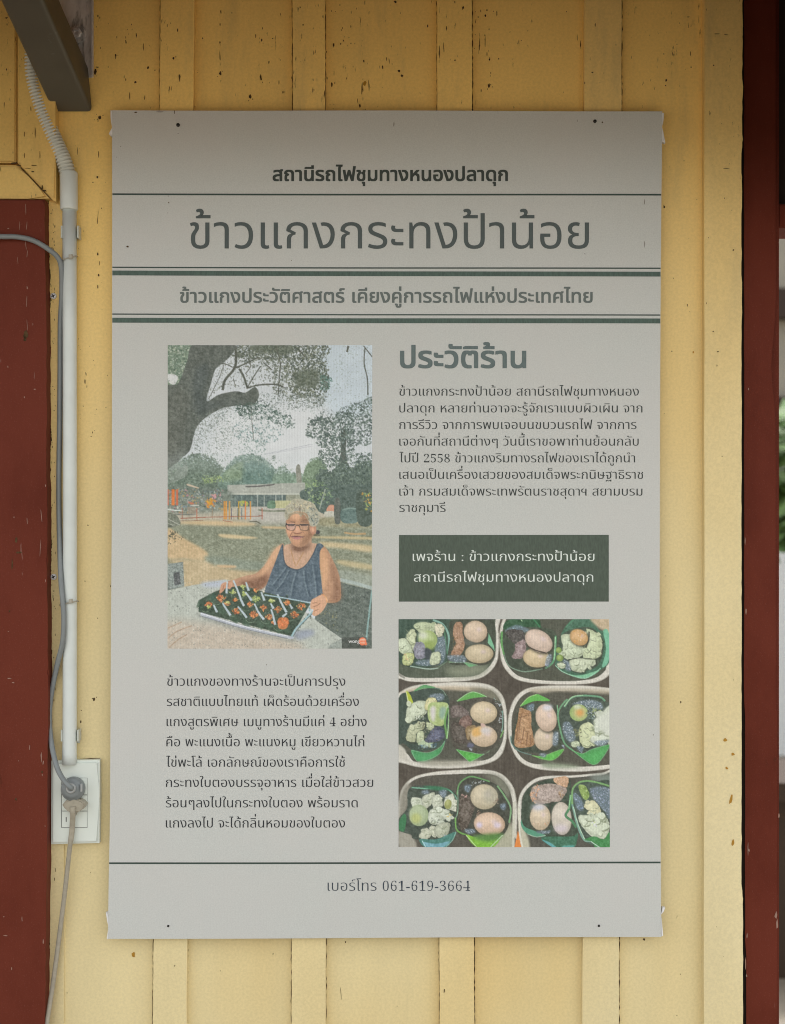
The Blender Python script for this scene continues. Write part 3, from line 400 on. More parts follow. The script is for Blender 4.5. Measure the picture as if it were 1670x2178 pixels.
def paint_portrait():
    P = Painter(357, 734, 435, 646, 3)
    A = (350, 725, 3.711); B = (350, 1040, 3.711); F = (590, 1050, 11.133); R = (410, 1220, 5.219); G = (355, 1000, 6.68)
    P.T = A
    P.im[:] = (197, 203, 205)
    P.poly([(500, 560), (1300, 560), (1300, 1100), (300, 1100), (400, 760)], (206, 210, 210), soft=14)
    P.poly([(1250, 0), (1700, 0), (1700, 500), (1300, 560)], (190, 202, 208), soft=10)
    # sparse far foliage
    sp = [(150, 165, 160), (165, 175, 172), (135, 150, 145), (172, 182, 180)]
    P.dots([(1200, 30), (1640, 30), (1640, 460), (1480, 540), (1150, 600), (1150, 300)], 884, 0.58, 1.63, sp, a=.8)
    P.dots([(240, 540), (620, 500), (1000, 560), (900, 780), (640, 900), (240, 960)], 714, 0.58, 1.78, sp + [(120, 138, 130)], a=.85)
    P.dots([(230, 640), (480, 600), (560, 760), (430, 900), (240, 900)], 442, 0.58, 1.63, [(120, 130, 120), (140, 150, 140), (100, 112, 104)], a=.85)
    P.dots([(700, 400), (1300, 420), (1300, 560), (760, 560)], 391, 0.58, 1.92, [(105, 118, 112), (130, 142, 138), (150, 160, 158)], a=.85)
    # upper-left leaves behind the trunk
    P.poly([(20, 20), (260, 20), (200, 180), (120, 330), (20, 380)], (118, 136, 118), amp=10, cell=5)
    P.dots([(20, 20), (240, 20), (190, 160), (100, 340), (20, 300)], 442, 0.72, 2.22, [(160, 172, 150), (86, 108, 92), (180, 188, 175), (96, 120, 100)])
    P.poly([(28, 265), (105, 280), (85, 345), (40, 330)], (205, 208, 205))
    # canopy
    dk = [(84, 94, 82), (96, 104, 88), (74, 86, 78), (112, 120, 100)]
    P.dots([(540, 30), (1250, 30), (1230, 130), (900, 150), (560, 130)], 1054, 1.01, 2.66, dk)
    P.poly([(690, 34), (1000, 34), (980, 110), (860, 100), (720, 90)], (92, 102, 86), a=.8, soft=2, amp=10)
    P.dots([(960, 150), (1240, 150), (1300, 330), (1240, 430), (1040, 440), (960, 300)], 1054, 1.01, 2.66, dk)
    P.poly([(1030, 250), (1200, 230), (1210, 350), (1050, 360)], (88, 98, 82), a=.75, soft=3, amp=10)
    P.dots([(1230, 250), (1330, 300), (1300, 390), (1230, 400)], 102, 0.86, 2.22, [(80, 118, 106), (100, 132, 120)])
    P.dots([(840, 120), (980, 120), (970, 420), (860, 420)], 323, 0.86, 2.22, dk, a=.9)
    P.dots([(400, 130), (860, 110), (860, 340), (660, 380), (440, 380), (350, 460)], 561, 0.65, 1.78, dk, a=.8)
    P.dots([(880, 400), (1280, 430), (1260, 520), (900, 470)], 153, 0.86, 2.37, dk, a=.9)
    P.dots([(580, 500), (760, 500), (1010, 620), (1000, 690), (800, 620), (600, 590)], 289, 0.94, 2.37, [(78, 104, 94), (92, 116, 104), (110, 130, 120)], a=.95)
    P.dots([(560, 640), (900, 680), (880, 790), (760, 800), (560, 760)], 153, 0.86, 2.22, [(96, 130, 126), (120, 148, 146)], a=.9)
    P.dots([(600, 780), (800, 780), (800, 900), (620, 900)], 102, 0.86, 1.92, [(110, 136, 128), (130, 150, 140)], a=.9)
    P.dots([(840, 900), (880, 900), (880, 945), (840, 945)], 23, 0.72, 1.78, [(110, 125, 115)])
    br = (88, 92, 82)
    for pts, w in (([(560, 40), (560, 200), (480, 310), (460, 390)], 20), ([(560, 215), (640, 180), (740, 130)], 12), ([(590, 220), (625, 280), (655, 370)], 16),
                   ([(650, 380), (700, 290), (760, 200)], 9), ([(650, 375), (740, 350), (870, 344), (940, 365)], 12), ([(880, 50), (915, 180), (905, 300), (900, 420)], 9),
                   ([(780, 170), (850, 230)], 8), ([(400, 195), (470, 180), (540, 210)], 7), ([(690, 480), (692, 640), (705, 780)], 5), ([(1060, 70), (1110, 130)], 10),
                   ([(1580, 60), (1575, 180), (1600, 300), (1605, 430)], 9), ([(1450, 40), (1440, 90)], 16), ([(1570, 40), (1640, 130)], 8), ([(220, 880), (260, 950), (290, 1010)], 7),
                   ([(545, 300), (560, 360)], 6), ([(470, 190), (430, 300), (350, 460)], 5), ([(660, 140), (680, 200), (640, 260)], 7)):
        P.line(pts, w, br)
    P.dots([(700, 60), (1240, 60), (1290, 300), (1220, 430), (900, 380), (760, 200)], 700, .7, 2.2, dk, a=.85)
    P.dots([(540, 40), (900, 40), (860, 200), (600, 220)], 260, .7, 2.0, dk, a=.8)
    P.dots([(740, 420), (1280, 430), (1240, 540), (800, 520)], 240, .6, 1.8, [(96, 110, 102), (120, 132, 124)], a=.85)
    P.dots([(1130, 620), (1260, 560), (1480, 500), (1640, 440), (1640, 560), (1480, 620), (1260, 680)], 300, .7, 2.0, [(92, 108, 102), (118, 134, 128), (80, 96, 92)], a=.85)
    P.dots([(560, 470), (780, 480), (1020, 610), (960, 690), (760, 640), (600, 600)], 300, .8, 2.2, [(84, 104, 96), (98, 118, 108), (72, 90, 84)], a=.9)
    P.dots([(380, 560), (620, 560), (880, 700), (860, 800), (560, 760), (400, 680)], 200, .7, 1.9, [(108, 126, 120), (128, 144, 138)], a=.85)
    # trunk and limb
    P.poly([(240, 20), (545, 20), (525, 115), (445, 188), (402, 228), (372, 325), (335, 475), (430, 425), (560, 398), (640, 408), (715, 365), (748, 430), (705, 500), (620, 508), (520, 518), (440, 540), (335, 600), (272, 660), (240, 725), (222, 800), (198, 872), (130, 935), (28, 1030), (10, 700), (10, 380), (60, 350), (115, 330), (180, 160)], (93, 100, 92), amp=11, cell=5, sy=4)
    P.poly([(30, 420), (180, 400), (160, 700), (100, 900), (30, 980)], (98, 102, 92), a=.6, soft=8, amp=8, cell=4, sy=4)
    P.poly([(240, 250), (360, 200), (320, 460), (480, 470), (700, 470), (420, 520), (260, 600)], (74, 84, 82), a=.6, soft=6)
    P.dots([(560, 500), (740, 480), (740, 580), (600, 590)], 102, 1.01, 2.37, [(80, 98, 88), (70, 88, 80)])
    P.line([(800, 893), (980, 855), (1170, 815)], 3.5, (168, 172, 178)); P.line([(830, 893), (1000, 862), (1170, 830)], 3, (172, 176, 180))
    P.dots([(230, 560), (330, 560), (480, 520), (560, 540), (430, 640), (330, 760), (240, 860)], 240, .6, 1.7, [(96, 108, 98), (120, 130, 118)], a=.8)
    # far trees
    P.poly([(100, 970), (190, 915), (300, 905), (400, 950), (470, 1040), (500, 1250), (20, 1250), (20, 1040)], (104, 120, 106), amp=18, cell=3, ragged=1.6)
    P.poly([(20, 1030), (90, 970), (170, 940), (180, 1060), (60, 1120), (20, 1110)], (138, 148, 138), a=.8, amp=14, cell=3)
    P.poly([(470, 1030), (560, 935), (690, 905), (800, 950), (880, 1030), (890, 1160), (460, 1170)], (112, 134, 122), amp=18, cell=3, ragged=1.6)
    P.poly([(470, 1040), (560, 960), (620, 960), (620, 1080), (480, 1110)], (132, 152, 120), a=.7, soft=3, amp=10)
    P.poly([(640, 960), (800, 970), (860, 1060), (850, 1140), (640, 1140)], (98, 126, 118), a=.7, soft=3, amp=12)
    P.poly([(870, 1040), (940, 1000), (990, 1050), (1080, 1060), (1100, 1160), (860, 1160)], (124, 146, 128), amp=16, cell=3, ragged=1.6)
    P.dots([(20, 980), (460, 920), (880, 940), (1100, 1040), (1100, 1140), (20, 1240)], 714, 0.72, 1.92, [(92, 116, 104), (140, 160, 136), (150, 166, 150), (84, 106, 94)], a=.75)
    P.dots([(300, 1060), (470, 1060), (470, 1110), (300, 1130)], 102, 0.72, 2.07, [(158, 176, 120), (140, 164, 110)])
    for q in ([(180, 900), (400, 930), (480, 1030), (300, 960), (120, 980)], [(470, 1030), (560, 920), (700, 890), (840, 960), (900, 1040), (780, 980), (600, 960)], [(870, 1040), (940, 985), (1000, 1050), (1080, 1055), (960, 1050)], [(1110, 1010), (1160, 945), (1240, 935), (1200, 980)]):
        P.dots(q, 170, .6, 1.8, [(196, 204, 204), (120, 142, 124), (150, 168, 150), (100, 124, 108)], a=.9)
    for q, c in (([(110, 985), (190, 905), (300, 893), (400, 935), (475, 1030), (400, 985), (300, 935), (190, 945)], (104, 120, 106)), ([(468, 1035), (560, 922), (690, 892), (800, 938), (885, 1030), (800, 975), (690, 930), (570, 960)], (112, 134, 122)),
                 ([(868, 1045), (905, 1010), (940, 985), (990, 1040), (1080, 1050), (1080, 1080), (940, 1030)], (122, 142, 126)), ([(1098, 1050), (1150, 942), (1235, 928), (1285, 1015), (1230, 975), (1160, 980)], (120, 140, 116))):
        P.dots(q, 190, 1.0, 3.4, [c, tuple(v - 16 for v in c), tuple(v + 20 for v in c)], a=.9); P.dots(q, 60, .6, 1.8, [(192, 202, 204)], a=.9)
    P.poly([(20, 900), (1110, 880), (1110, 1010), (20, 1010)], (190, 200, 200), a=.22, soft=10)
    P.poly([(1040, 1000), (1070, 985), (1085, 1140), (1050, 1140)], (140, 142, 130))
    P.poly([(1100, 1040), (1150, 955), (1230, 940), (1280, 1020), (1260, 1250), (1090, 1250)], (120, 140, 116), amp=20, cell=3, ragged=1.8)
    # right dark tree: leaf by leaf, with a slim trunk
    dg = [(82, 98, 92), (96, 112, 104), (70, 84, 80), (110, 126, 118), (88, 106, 94)]
    P.poly([(1395, 700), (1440, 700), (1432, 860), (1450, 1010), (1470, 1250), (1350, 1250), (1375, 1000), (1392, 860)], (84, 92, 84), amp=10, cell=3, ragged=1)
    for q, n in (([(1120, 690), (1180, 610), (1250, 600), (1260, 700), (1200, 760), (1120, 760)], 210), ([(1250, 620), (1340, 580), (1440, 560), (1500, 640), (1470, 760), (1360, 790), (1260, 740)], 560),
                 ([(1440, 540), (1560, 470), (1640, 450), (1640, 640), (1560, 700), (1480, 640)], 300), ([(1230, 740), (1330, 740), (1340, 830), (1270, 850), (1200, 820)], 170), ([(1440, 700), (1560, 690), (1640, 660), (1640, 800), (1540, 830), (1450, 820)], 260),
                 ([(1330, 780), (1480, 760), (1500, 900), (1420, 960), (1340, 900)], 260), ([(1220, 870), (1330, 860), (1390, 960), (1300, 1000), (1230, 950)], 190), ([(1500, 900), (1580, 880), (1640, 900), (1640, 1000), (1520, 1010)], 200)):
        P.dots(q, n, .8, 2.8, dg, a=.95)
    P.poly([(1200, 1080), (1260, 1010), (1320, 1030), (1400, 960), (1480, 1000), (1540, 960), (1640, 980), (1640, 1260), (1190, 1260)], (90, 106, 96), amp=16, cell=4, ragged=3)
    P.dots([(1190, 1060), (1270, 960), (1400, 930), (1520, 950), (1640, 940), (1640, 1240), (1190, 1240)], 760, .8, 2.6, dg + [(124, 142, 126), (60, 76, 72), (136, 152, 134)], a=.85)
    P.dots([(1290, 620), (1470, 590), (1500, 820), (1290, 800)], 60, .6, 1.8, [(186, 198, 200), (170, 184, 184)], a=.9)
    P.dots([(1240, 980), (1640, 960), (1640, 1060), (1260, 1060)], 26, .6, 1.8, [(176, 190, 190)], a=.8)
    P.dots([(1110, 1090), (1260, 1090), (1310, 1250), (1100, 1250)], 153, 0.86, 2.37, [(150, 172, 120), (130, 156, 116), (104, 128, 104)])
    P.dots([(40, 40), (520, 40), (330, 480), (240, 700), (60, 980)], 520, .5, 1.2, [(104, 108, 98), (66, 76, 72), (112, 118, 108)], a=.6)
    P.dots([(1200, 960), (1640, 900), (1640, 1240), (1200, 1240)], 420, .5, 1.4, [(112, 132, 116), (64, 80, 76), (130, 148, 128)], a=.7)
    # ---- ground ----
    P.T = B
    P.poly([(-20, 40), (1700, 40), (1700, 820), (-20, 820)], (146, 150, 132), smooth=False, amp=10, cell=5)
    P.poly([(-20, 130), (480, 130), (1700, 120), (1700, 300), (-20, 290)], (178, 172, 154), soft=6, amp=8)
    P.poly([(650, 140), (960, 135), (960, 290), (700, 270)], (178, 176, 166), soft=4, amp=6)
    P.poly([(-20, 300), (300, 270), (960, 280), (1700, 300), (1700, 640), (900, 660), (300, 660), (-20, 560)], (134, 140, 120), soft=6, amp=12, cell=3, sy=.5)
    P.dots([(60, 300), (1640, 300), (1640, 640), (200, 640)], 1700, .5, 1.4, [(112, 124, 106), (156, 158, 138), (124, 138, 118), (100, 112, 98)], a=.7, asp=.5)
    P.poly([(28, 320), (90, 340), (160, 390), (340, 500), (310, 570), (160, 550), (28, 540)], (194, 172, 134), soft=2, amp=10)
    P.dots([(28, 330), (120, 340), (170, 400), (28, 440)], 40, .9, 2.4, [(80, 84, 70), (110, 106, 84)])
    P.poly([(430, 358), (560, 362), (740, 385), (640, 395), (470, 385)], (198, 182, 144), soft=1)
    P.poly([(90, 270), (300, 250), (640, 262), (720, 285), (480, 292)], (196, 176, 138), soft=2)
    P.poly([(1230, 418), (1400, 425), (1640, 450), (1640, 500), (1400, 470), (1250, 455)], (192, 178, 142), soft=2, amp=8)
    P.poly([(780, 295), (960, 300), (950, 315), (790, 310)], (190, 170, 132), soft=1)
    P.poly([(1170, 372), (1640, 380), (1640, 400), (1180, 386)], (186, 174, 136), soft=1)
    P.poly([(1380, 560), (1640, 600), (1640, 640), (1400, 600)], (182, 172, 136), soft=2)
    P.line([(1420, 345), (1500, 355), (1590, 352)], 14, (176, 150, 110))
    P.poly([(30, 560), (330, 560), (520, 620), (800, 650), (760, 760), (160, 780), (150, 640)], (186, 170, 136), soft=4, amp=10)
    P.poly([(330, 530), (640, 560), (860, 600), (700, 650), (400, 600)], (132, 142, 126), soft=3, amp=8)
    P.poly([(420, 600), (560, 605), (550, 625), (440, 620)], (196, 172, 136), soft=1)
    P.poly([(1340, 640), (1640, 690), (1640, 790), (1380, 740)], (150, 158, 144), soft=3, amp=10)
    # house
    P.poly([(500, -30), (1110, -50), (1115, 42), (500, 42)], (166, 170, 160), smooth=False, amp=5)
    P.line([(640, -18), (760, -22), (870, -36)], 12, (100, 100, 96))
    P.poly([(520, 40), (960, 40), (960, 140), (520, 140)], (96, 112, 108), smooth=False, amp=12, cell=3)
    P.poly([(500, 34), (1110, 34), (1110, 46), (500, 46)], (186, 190, 178), smooth=False)
    for x in (735, 790, 880, 930): P.line([(x, 45), (x, 140)], 9, (150, 160, 152))
    for x in (560, 610, 690): P.line([(x, 60), (x, 130)], 12, (120, 140, 134))
    P.poly([(875, 92), (1010, 92), (1010, 152), (875, 152)], (188, 188, 146), smooth=False)
    for x in range(885, 1000, 13): P.line([(x, 94), (x, 150)], 4, (160, 160, 124))
    P.poly([(820, 100), (870, 95), (875, 150), (815, 150)], (104, 134, 110), amp=10)
    P.line([(740, 165), (840, 175), (980, 172)], 14, (128, 134, 116))
    # trees right of the head, car, post
    P.poly([(1110, 0), (1640, -20), (1640, 260), (1400, 250), (1220, 180), (1110, 120)], (86, 102, 94), amp=12, cell=3)
    P.dots([(1110, -10), (1330, -10), (1320, 130), (1120, 110)], 90, 1, 3, [(140, 162, 118), (120, 146, 116), (96, 116, 104), (156, 176, 128)])
    P.poly([(1300, 130), (1340, 130), (1340, 180), (1280, 175)], (198, 150, 126)); P.poly([(1270, 180), (1345, 180), (1345, 230), (1270, 225)], (190, 190, 176), amp=8)
    P.poly([(1230, 228), (1640, 230), (1640, 300), (1240, 290)], (148, 146, 118), soft=2, amp=12)
    P.line([(1270, 0), (1250, 70), (1225, 160)], 9, (150, 160, 148))
    P.poly([(1345, 90), (1385, 90), (1390, 260), (1345, 260)], (98, 104, 96), amp=8, sy=3)
    P.poly([(1400, 165), (1520, 155), (1525, 260), (1405, 262)], (98, 120, 114), amp=6); P.line([(1400, 168), (1460, 152), (1520, 158)], 7, (128, 150, 140))
    P.poly([(1520, 30), (1640, 30), (1640, 270), (1530, 270)], (84, 98, 88), amp=10)
    P.dots([(1560, 30), (1640, 20), (1640, 180), (1580, 170)], 40, 1.2, 3, [(150, 170, 100), (200, 160, 80), (120, 150, 100)])
    # playground
    P.T = G
    P.poly([(10, 240), (880, 300), (880, 560), (10, 600)], (112, 124, 114), a=.8, soft=4, amp=16, cell=3)
    P.dots([(10, 270), (800, 280), (800, 560), (10, 640)], 330, .8, 2.6, [(150, 156, 146), (84, 100, 96), (176, 180, 168), (190, 130, 140), (110, 130, 150), (180, 150, 90)], a=.85)
    for x, w, c in ((20, 20, (190, 100, 70)), (95, 45, (206, 118, 62)), (150, 26, (196, 104, 70))): P.line([(x, 275), (x, 500)], w, c)
    P.poly([(300, 195), (450, 245), (440, 258), (300, 220)], (186, 172, 150))
    P.dots([(570, 410), (690, 400), (690, 530), (570, 530)], 30, 1.6, 3.4, [(206, 160, 60), (214, 140, 60), (196, 130, 70)])
    P.dots([(620, 340), (700, 340), (700, 400), (620, 400)], 10, 1.2, 2.6, [(206, 150, 160)])
    P.dots([(320, 450), (400, 450), (400, 480), (320, 480)], 9, 1.2, 2.4, [(200, 120, 90)])
    P.dots([(1030, 440), (1150, 440), (1150, 510), (1040, 500)], 24, 1.4, 3, [(180, 184, 90), (164, 170, 90)])
    P.line([(10, 555), (110, 570), (240, 575)], 18, (196, 204, 196)); P.line([(340, 505), (460, 500)], 14, (196, 196, 186))
    P.poly([(300, 520), (410, 520), (410, 640), (300, 640)], (150, 144, 128), smooth=False)
    for x, c in ((820, (206, 140, 60)), (845, (210, 150, 70)), (895, (190, 150, 90)), (1025, (180, 150, 60)), (1120, (206, 134, 80)), (1190, (204, 150, 76))): P.line([(x, 440), (x, 700)], 17, c)
    for x, c in ((430, (180, 112, 86)), (650, (150, 140, 120)), (1070, (100, 124, 130)), (920, (90, 92, 110)), (1355, (170, 110, 90)), (225, (150, 110, 90)), (1015, (70, 92, 96))): P.line([(x, 540), (x, 700)], 13, c)
    P.line([(200, 685), (640, 668), (1000, 660), (1370, 650)], 11, (150, 98, 78)); P.line([(120, 630), (420, 628)], 9, (96, 104, 100)); P.line([(200, 720), (520, 715)], 8, (142, 112, 90))
    P.line([(800, 715), (940, 742)], 9, (160, 96, 76)); P.line([(1180, 735), (1270, 730), (1340, 765)], 16, (106, 106, 90))
    P.poly([(10, 620), (140, 640), (200, 760), (120, 800), (10, 800)], (116, 122, 108), amp=16, cell=3)
    P.line([(20, 690), (110, 740), (190, 780)], 8, (176, 180, 166)); P.line([(10, 750), (100, 790)], 7, (170, 174, 160))
    # ---- stone seat behind, table, block ----
    P.T = B
    gr = [(92, 102, 96), (70, 80, 76), (140, 148, 140), (116, 124, 116)]
    P.poly([(1380, 735), (1640, 800), (1640, 1262), (1150, 1262), (1200, 960)], (98, 108, 100), smooth=False, amp=8)
    P.dots([(1380, 740), (1640, 800), (1640, 1250), (1200, 1250), (1240, 960)], 900, .7, 1.5, gr, a=.85)
    P.line([(1380, 715), (1500, 742), (1645, 785)], 26, (166, 178, 172), amp=8); P.line([(1640, 800), (1618, 980), (1595, 1190)], 13, (138, 168, 164))
    P.poly([(28, 592), (150, 575), (160, 770), (28, 800)], (136, 146, 140), smooth=False, amp=12, cell=2)
    P.dots([(28, 600), (150, 580), (158, 770), (28, 795)], 120, .6, 1.3, [(90, 98, 96), (170, 178, 172)])
    P.poly([(72, 668), (122, 650), (132, 750), (84, 764)], (92, 96, 96), smooth=False, amp=14, cell=2)
    P.poly([(10, 805), (200, 765), (480, 715), (820, 760), (1000, 880), (1230, 1060), (1400, 1180), (1400, 1262), (10, 1262)], (178, 184, 174), smooth=False, amp=6, cell=6)
    P.poly([(10, 1060), (300, 1060), (700, 1120), (1100, 1262), (10, 1262)], (186, 176, 160), soft=10, amp=6)
    P.poly([(300, 740), (480, 725), (480, 770), (330, 775)], (178, 186, 196), soft=3)
    P.dots([(10, 810), (480, 730), (1000, 900), (1400, 1190), (1400, 1262), (10, 1262)], 1500, .6, 1.3, [(120, 126, 118), (146, 150, 140), (206, 210, 202), (96, 102, 96)], a=.85)
    for q in ([(30, 1180), (110, 1120), (220, 1080)], [(40, 1250), (110, 1190), (180, 1150)], [(28, 1100), (140, 1050)]): P.line(q, 9, (164, 140, 116), a=.7)
    P.poly([(1030, 1130), (1160, 1110), (1180, 1150), (1060, 1190)], (150, 158, 168), soft=3)
    P.poly([(1400, 1180), (1400, 1262), (1290, 1262), (1310, 1230)], (150, 158, 150), amp=10, cell=2, smooth=False)
    P.poly([(1402, 1170), (1600, 1170), (1590, 1262), (1402, 1262)], (70, 76, 70), smooth=False, a=.85)
    P.dots([(1200, 960), (1360, 940), (1380, 1140), (1240, 1040)], 60, .8, 2, [(150, 146, 110), (86, 96, 84), (124, 128, 100)])
    # ---- woman ----
    sk = (180, 143, 116)
    P.poly([(940, 432), (880, 470), (830, 545), (780, 615), (720, 668), (640, 686), (560, 712), (490, 735), (450, 790), (428, 830), (480, 840), (550, 790), (690, 790), (770, 790), (840, 710), (890, 600), (940, 520)], sk, amp=6)
    P.poly([(600, 730), (700, 720), (790, 680), (830, 700), (770, 785), (640, 785)], (126, 94, 74), soft=4, a=.95)
    P.poly([(860, 480), (920, 450), (900, 540), (800, 660), (740, 690), (790, 610)], (212, 172, 136), soft=3, a=.8)
    P.poly([(1215, 440), (1280, 470), (1330, 560), (1380, 680), (1395, 800), (1385, 880), (1300, 900), (1240, 860), (1245, 700), (1215, 560)], (180, 142, 113), amp=7)
    P.poly([(1300, 560), (1350, 640), (1392, 800), (1380, 880), (1320, 880), (1340, 760)], (138, 106, 84), soft=5, a=.95)
    P.poly([(1225, 480), (1270, 490), (1300, 620), (1260, 800), (1240, 700)], (208, 166, 128), soft=3, a=.8)
    P.poly([(1012, 380), (1150, 380), (1165, 425), (1212, 445), (1150, 570), (1060, 632), (975, 628), (938, 560), (950, 450), (1000, 430)], (190, 157, 132), amp=6)
    P.poly([(1000, 440), (1150, 430), (1130, 480), (1060, 500), (1010, 480)], (122, 92, 74), soft=4, a=.9)
    P.poly([(935, 435), (942, 540), (965, 605), (1040, 636), (1110, 605), (1170, 520), (1212, 432), (1258, 450), (1228, 500), (1230, 640), (1250, 830), (1220, 880), (1120, 890), (960, 860), (800, 830), (830, 700), (872, 590), (905, 500)], (88, 104, 114), amp=7, cell=5, sy=3)
    for q in ([(985, 640), (930, 740), (880, 800)], [(1040, 650), (1010, 760), (1000, 840)], [(1100, 640), (1110, 740), (1140, 850)], [(960, 620), (900, 700), (850, 760)], [(1170, 600), (1190, 740), (1200, 850)]):
        P.line(q, 10, (120, 136, 142), a=.6); P.line([(x + 16, y) for x, y in q], 12, (66, 82, 94), a=.6)
    P.line([(935, 440), (942, 540), (968, 606), (1045, 638), (1112, 607), (1172, 522), (1208, 436)], 9, (66, 78, 86), a=.8)
    P.line([(1000, 480), (1035, 600), (1060, 570), (1100, 500)], 5, (176, 136, 92))
    # tray with leaf cups
    P.T = R
    P.poly([(100, 470), (640, 640), (1080, 730), (1180, 640), (1150, 720), (1060, 745), (560, 640), (110, 490)], (110, 116, 112), soft=3, a=.8)
    P.poly([(80, 290), (240, 205), (330, 170), (560, 130), (800, 205), (1310, 335), (1100, 695), (68, 425)], (66, 82, 68), smooth=False, amp=10, cell=3)
    P.dots([(90, 300), (560, 140), (1300, 340), (1100, 680), (80, 420)], 260, 1, 3, [(50, 66, 54), (92, 112, 92), (76, 96, 80), (110, 128, 110)], a=.7)
    for x, y in ((100, 340), (215, 270), (330, 400), (480, 500), (600, 540), (760, 560), (860, 560), (950, 610), (700, 320), (1050, 610)):
        P.poly([(x - 30, y - 50), (x + 50, y + 20), (x + 10, y + 60), (x - 50, y + 20)], (74, 96, 78), smooth=False, a=.8)
    for x, y in ((150, 380), (270, 300), (380, 290), (520, 240), (440, 430), (600, 370), (650, 500), (760, 420), (820, 510), (900, 420), (1000, 350), (960, 590), (1090, 480), (1180, 390), (700, 240)):
        P.line([(x - 60, y + 10), (x - 20, y + 44), (x + 30, y + 40)], 7, (128, 148, 124), a=.7); P.line([(x + 30, y + 40), (x + 64, y - 6)], 6, (104, 128, 108), a=.7)
    P.poly([(85, 290), (150, 325), (130, 380), (70, 425)], (58, 80, 66), smooth=False); P.poly([(240, 205), (262, 260), (215, 310), (205, 270)], (60, 88, 74), smooth=False)
    og = [(216, 134, 84), (204, 118, 72), (226, 156, 104), (182, 96, 62), (218, 142, 84), (160, 98, 68), (120, 90, 66)]
    for x, y, r in ((185, 345, 46), (315, 270, 58), (480, 292, 34), (640, 345, 40), (490, 415, 52), (685, 455, 58), (790, 378, 42), (855, 480, 48), (955, 400, 48), (1055, 325, 42), (1130, 460, 58), (1010, 545, 66), (1210, 365, 58), (705, 185, 30), (390, 330, 40), (900, 540, 26)):
        P.dots([(x - r, y), (x, y - r * .8), (x + r, y), (x, y + r * .8)], int(r * 1.0), .9, 2.3, og)
        P.dots([(x - r, y), (x, y - r * .8), (x + r, y), (x, y + r * .8)], 9, .6, 1.4, [(240, 196, 140), (150, 80, 56), (170, 176, 110)])
    P.poly([(955, 500), (1050, 490), (1070, 540), (1040, 610), (960, 605)], (218, 132, 84), a=.8, amp=16, cell=3)
    yg = [(170, 184, 110), (190, 200, 130), (150, 168, 96), (206, 206, 150)]
    for x, y, r in ((450, 205, 40), (560, 150, 45), (700, 280, 60), (885, 302, 40), (570, 225, 40), (180, 370, 30), (390, 320, 26)):
        P.dots([(x - r, y), (x, y - r * .6), (x + r, y), (x, y + r * .6)], int(r * .5), 1.1, 2.8, yg)
    for q in ([(388, 85), (380, 220)], [(455, 75), (500, 180), (545, 300), (575, 360)], [(595, 95), (625, 190)], [(590, 205), (660, 300)], [(765, 205), (800, 300)], [(945, 228), (985, 320), (1045, 430)],
              [(335, 325), (375, 390), (425, 465)], [(505, 365), (560, 430), (605, 490)], [(690, 335), (735, 430), (795, 510)], [(875, 395), (900, 480), (920, 570)], [(235, 345), (275, 430)], [(870, 330), (900, 390)], [(1080, 340), (1110, 390)], [(1050, 440), (1000, 480)]):
        P.line(q, 17, (176, 190, 194), w2=27, amp=6)
    P.line([(800, 236), (1060, 278), (1318, 326)], 14, (160, 184, 190))
    P.line([(1318, 330), (1300, 420)], 16, (140, 180, 180))
    P.line([(92, 446), (560, 590), (1060, 704), (1110, 694)], 34, (172, 178, 186), amp=5); P.line([(92, 440), (560, 582), (1060, 694)], 9, (214, 218, 222)); P.line([(100, 470), (560, 608), (1060, 722)], 7, (120, 126, 132))
    P.line([(1100, 700), (1150, 610), (1200, 560), (1340, 420)], 18, (150, 182, 186)); P.line([(1118, 700), (1190, 590), (1345, 430)], 8, (88, 100, 104))
    P.dots([(780, 190), (810, 160), (800, 210), (770, 210)], 6, 1, 2.4, [(220, 214, 196)])
    # hands
    P.poly([(1320, 300), (1370, 265), (1440, 235), (1500, 280), (1490, 340), (1440, 420), (1370, 470), (1330, 450), (1345, 400), (1310, 385)], (204, 162, 132), amp=6)
    for q in ([(1330, 330), (1380, 320)], [(1345, 370), (1390, 350), (1420, 330)], [(1350, 420), (1400, 395)]): P.line(q, 7, (150, 108, 84))
    P.line([(1430, 225), (1480, 260), (1495, 320)], 8, (212, 150, 90)); P.line([(1470, 250), (1500, 300)], 5, (226, 190, 150))
    P.poly([(330, 110), (400, 90), (440, 110), (420, 170), (370, 160), (340, 200), (300, 220), (310, 160)], (196, 152, 124), amp=6)
    for q in ([(350, 130), (340, 180)], [(400, 110), (395, 150)]): P.line(q, 8, (150, 112, 90))
    for q in ([(388, 85), (380, 220)], [(455, 75), (500, 180), (545, 300)]): P.line(q, 17, (180, 194, 198), amp=6)
    # head
    P.T = F
    P.ell(960, 915, 55, 50, (60, 62, 66)); P.poly([(860, 970), (1000, 960), (1010, 1000), (880, 1000)], (90, 92, 76), soft=1)
    P.poly([(215, 620), (205, 760), (222, 900), (275, 1040), (350, 1170), (440, 1250), (580, 1270), (720, 1180), (830, 1010), (910, 930), (925, 800), (900, 620), (760, 480), (560, 400), (380, 420), (260, 520)], (186, 146, 116), amp=5)
    P.poly([(560, 560), (740, 540), (760, 760), (900, 900), (820, 1000), (720, 1160), (600, 1240), (520, 1180), (640, 1060), (640, 860)], (140, 108, 84), soft=5, a=.95)
    P.poly([(230, 850), (380, 880), (330, 1000), (280, 1020)], (206, 160, 128), soft=3); P.poly([(560, 880), (720, 880), (720, 980), (600, 980)], (196, 152, 116), soft=3, a=.8)
    P.poly([(340, 460), (540, 440), (520, 620), (380, 620)], (208, 166, 132), soft=3)
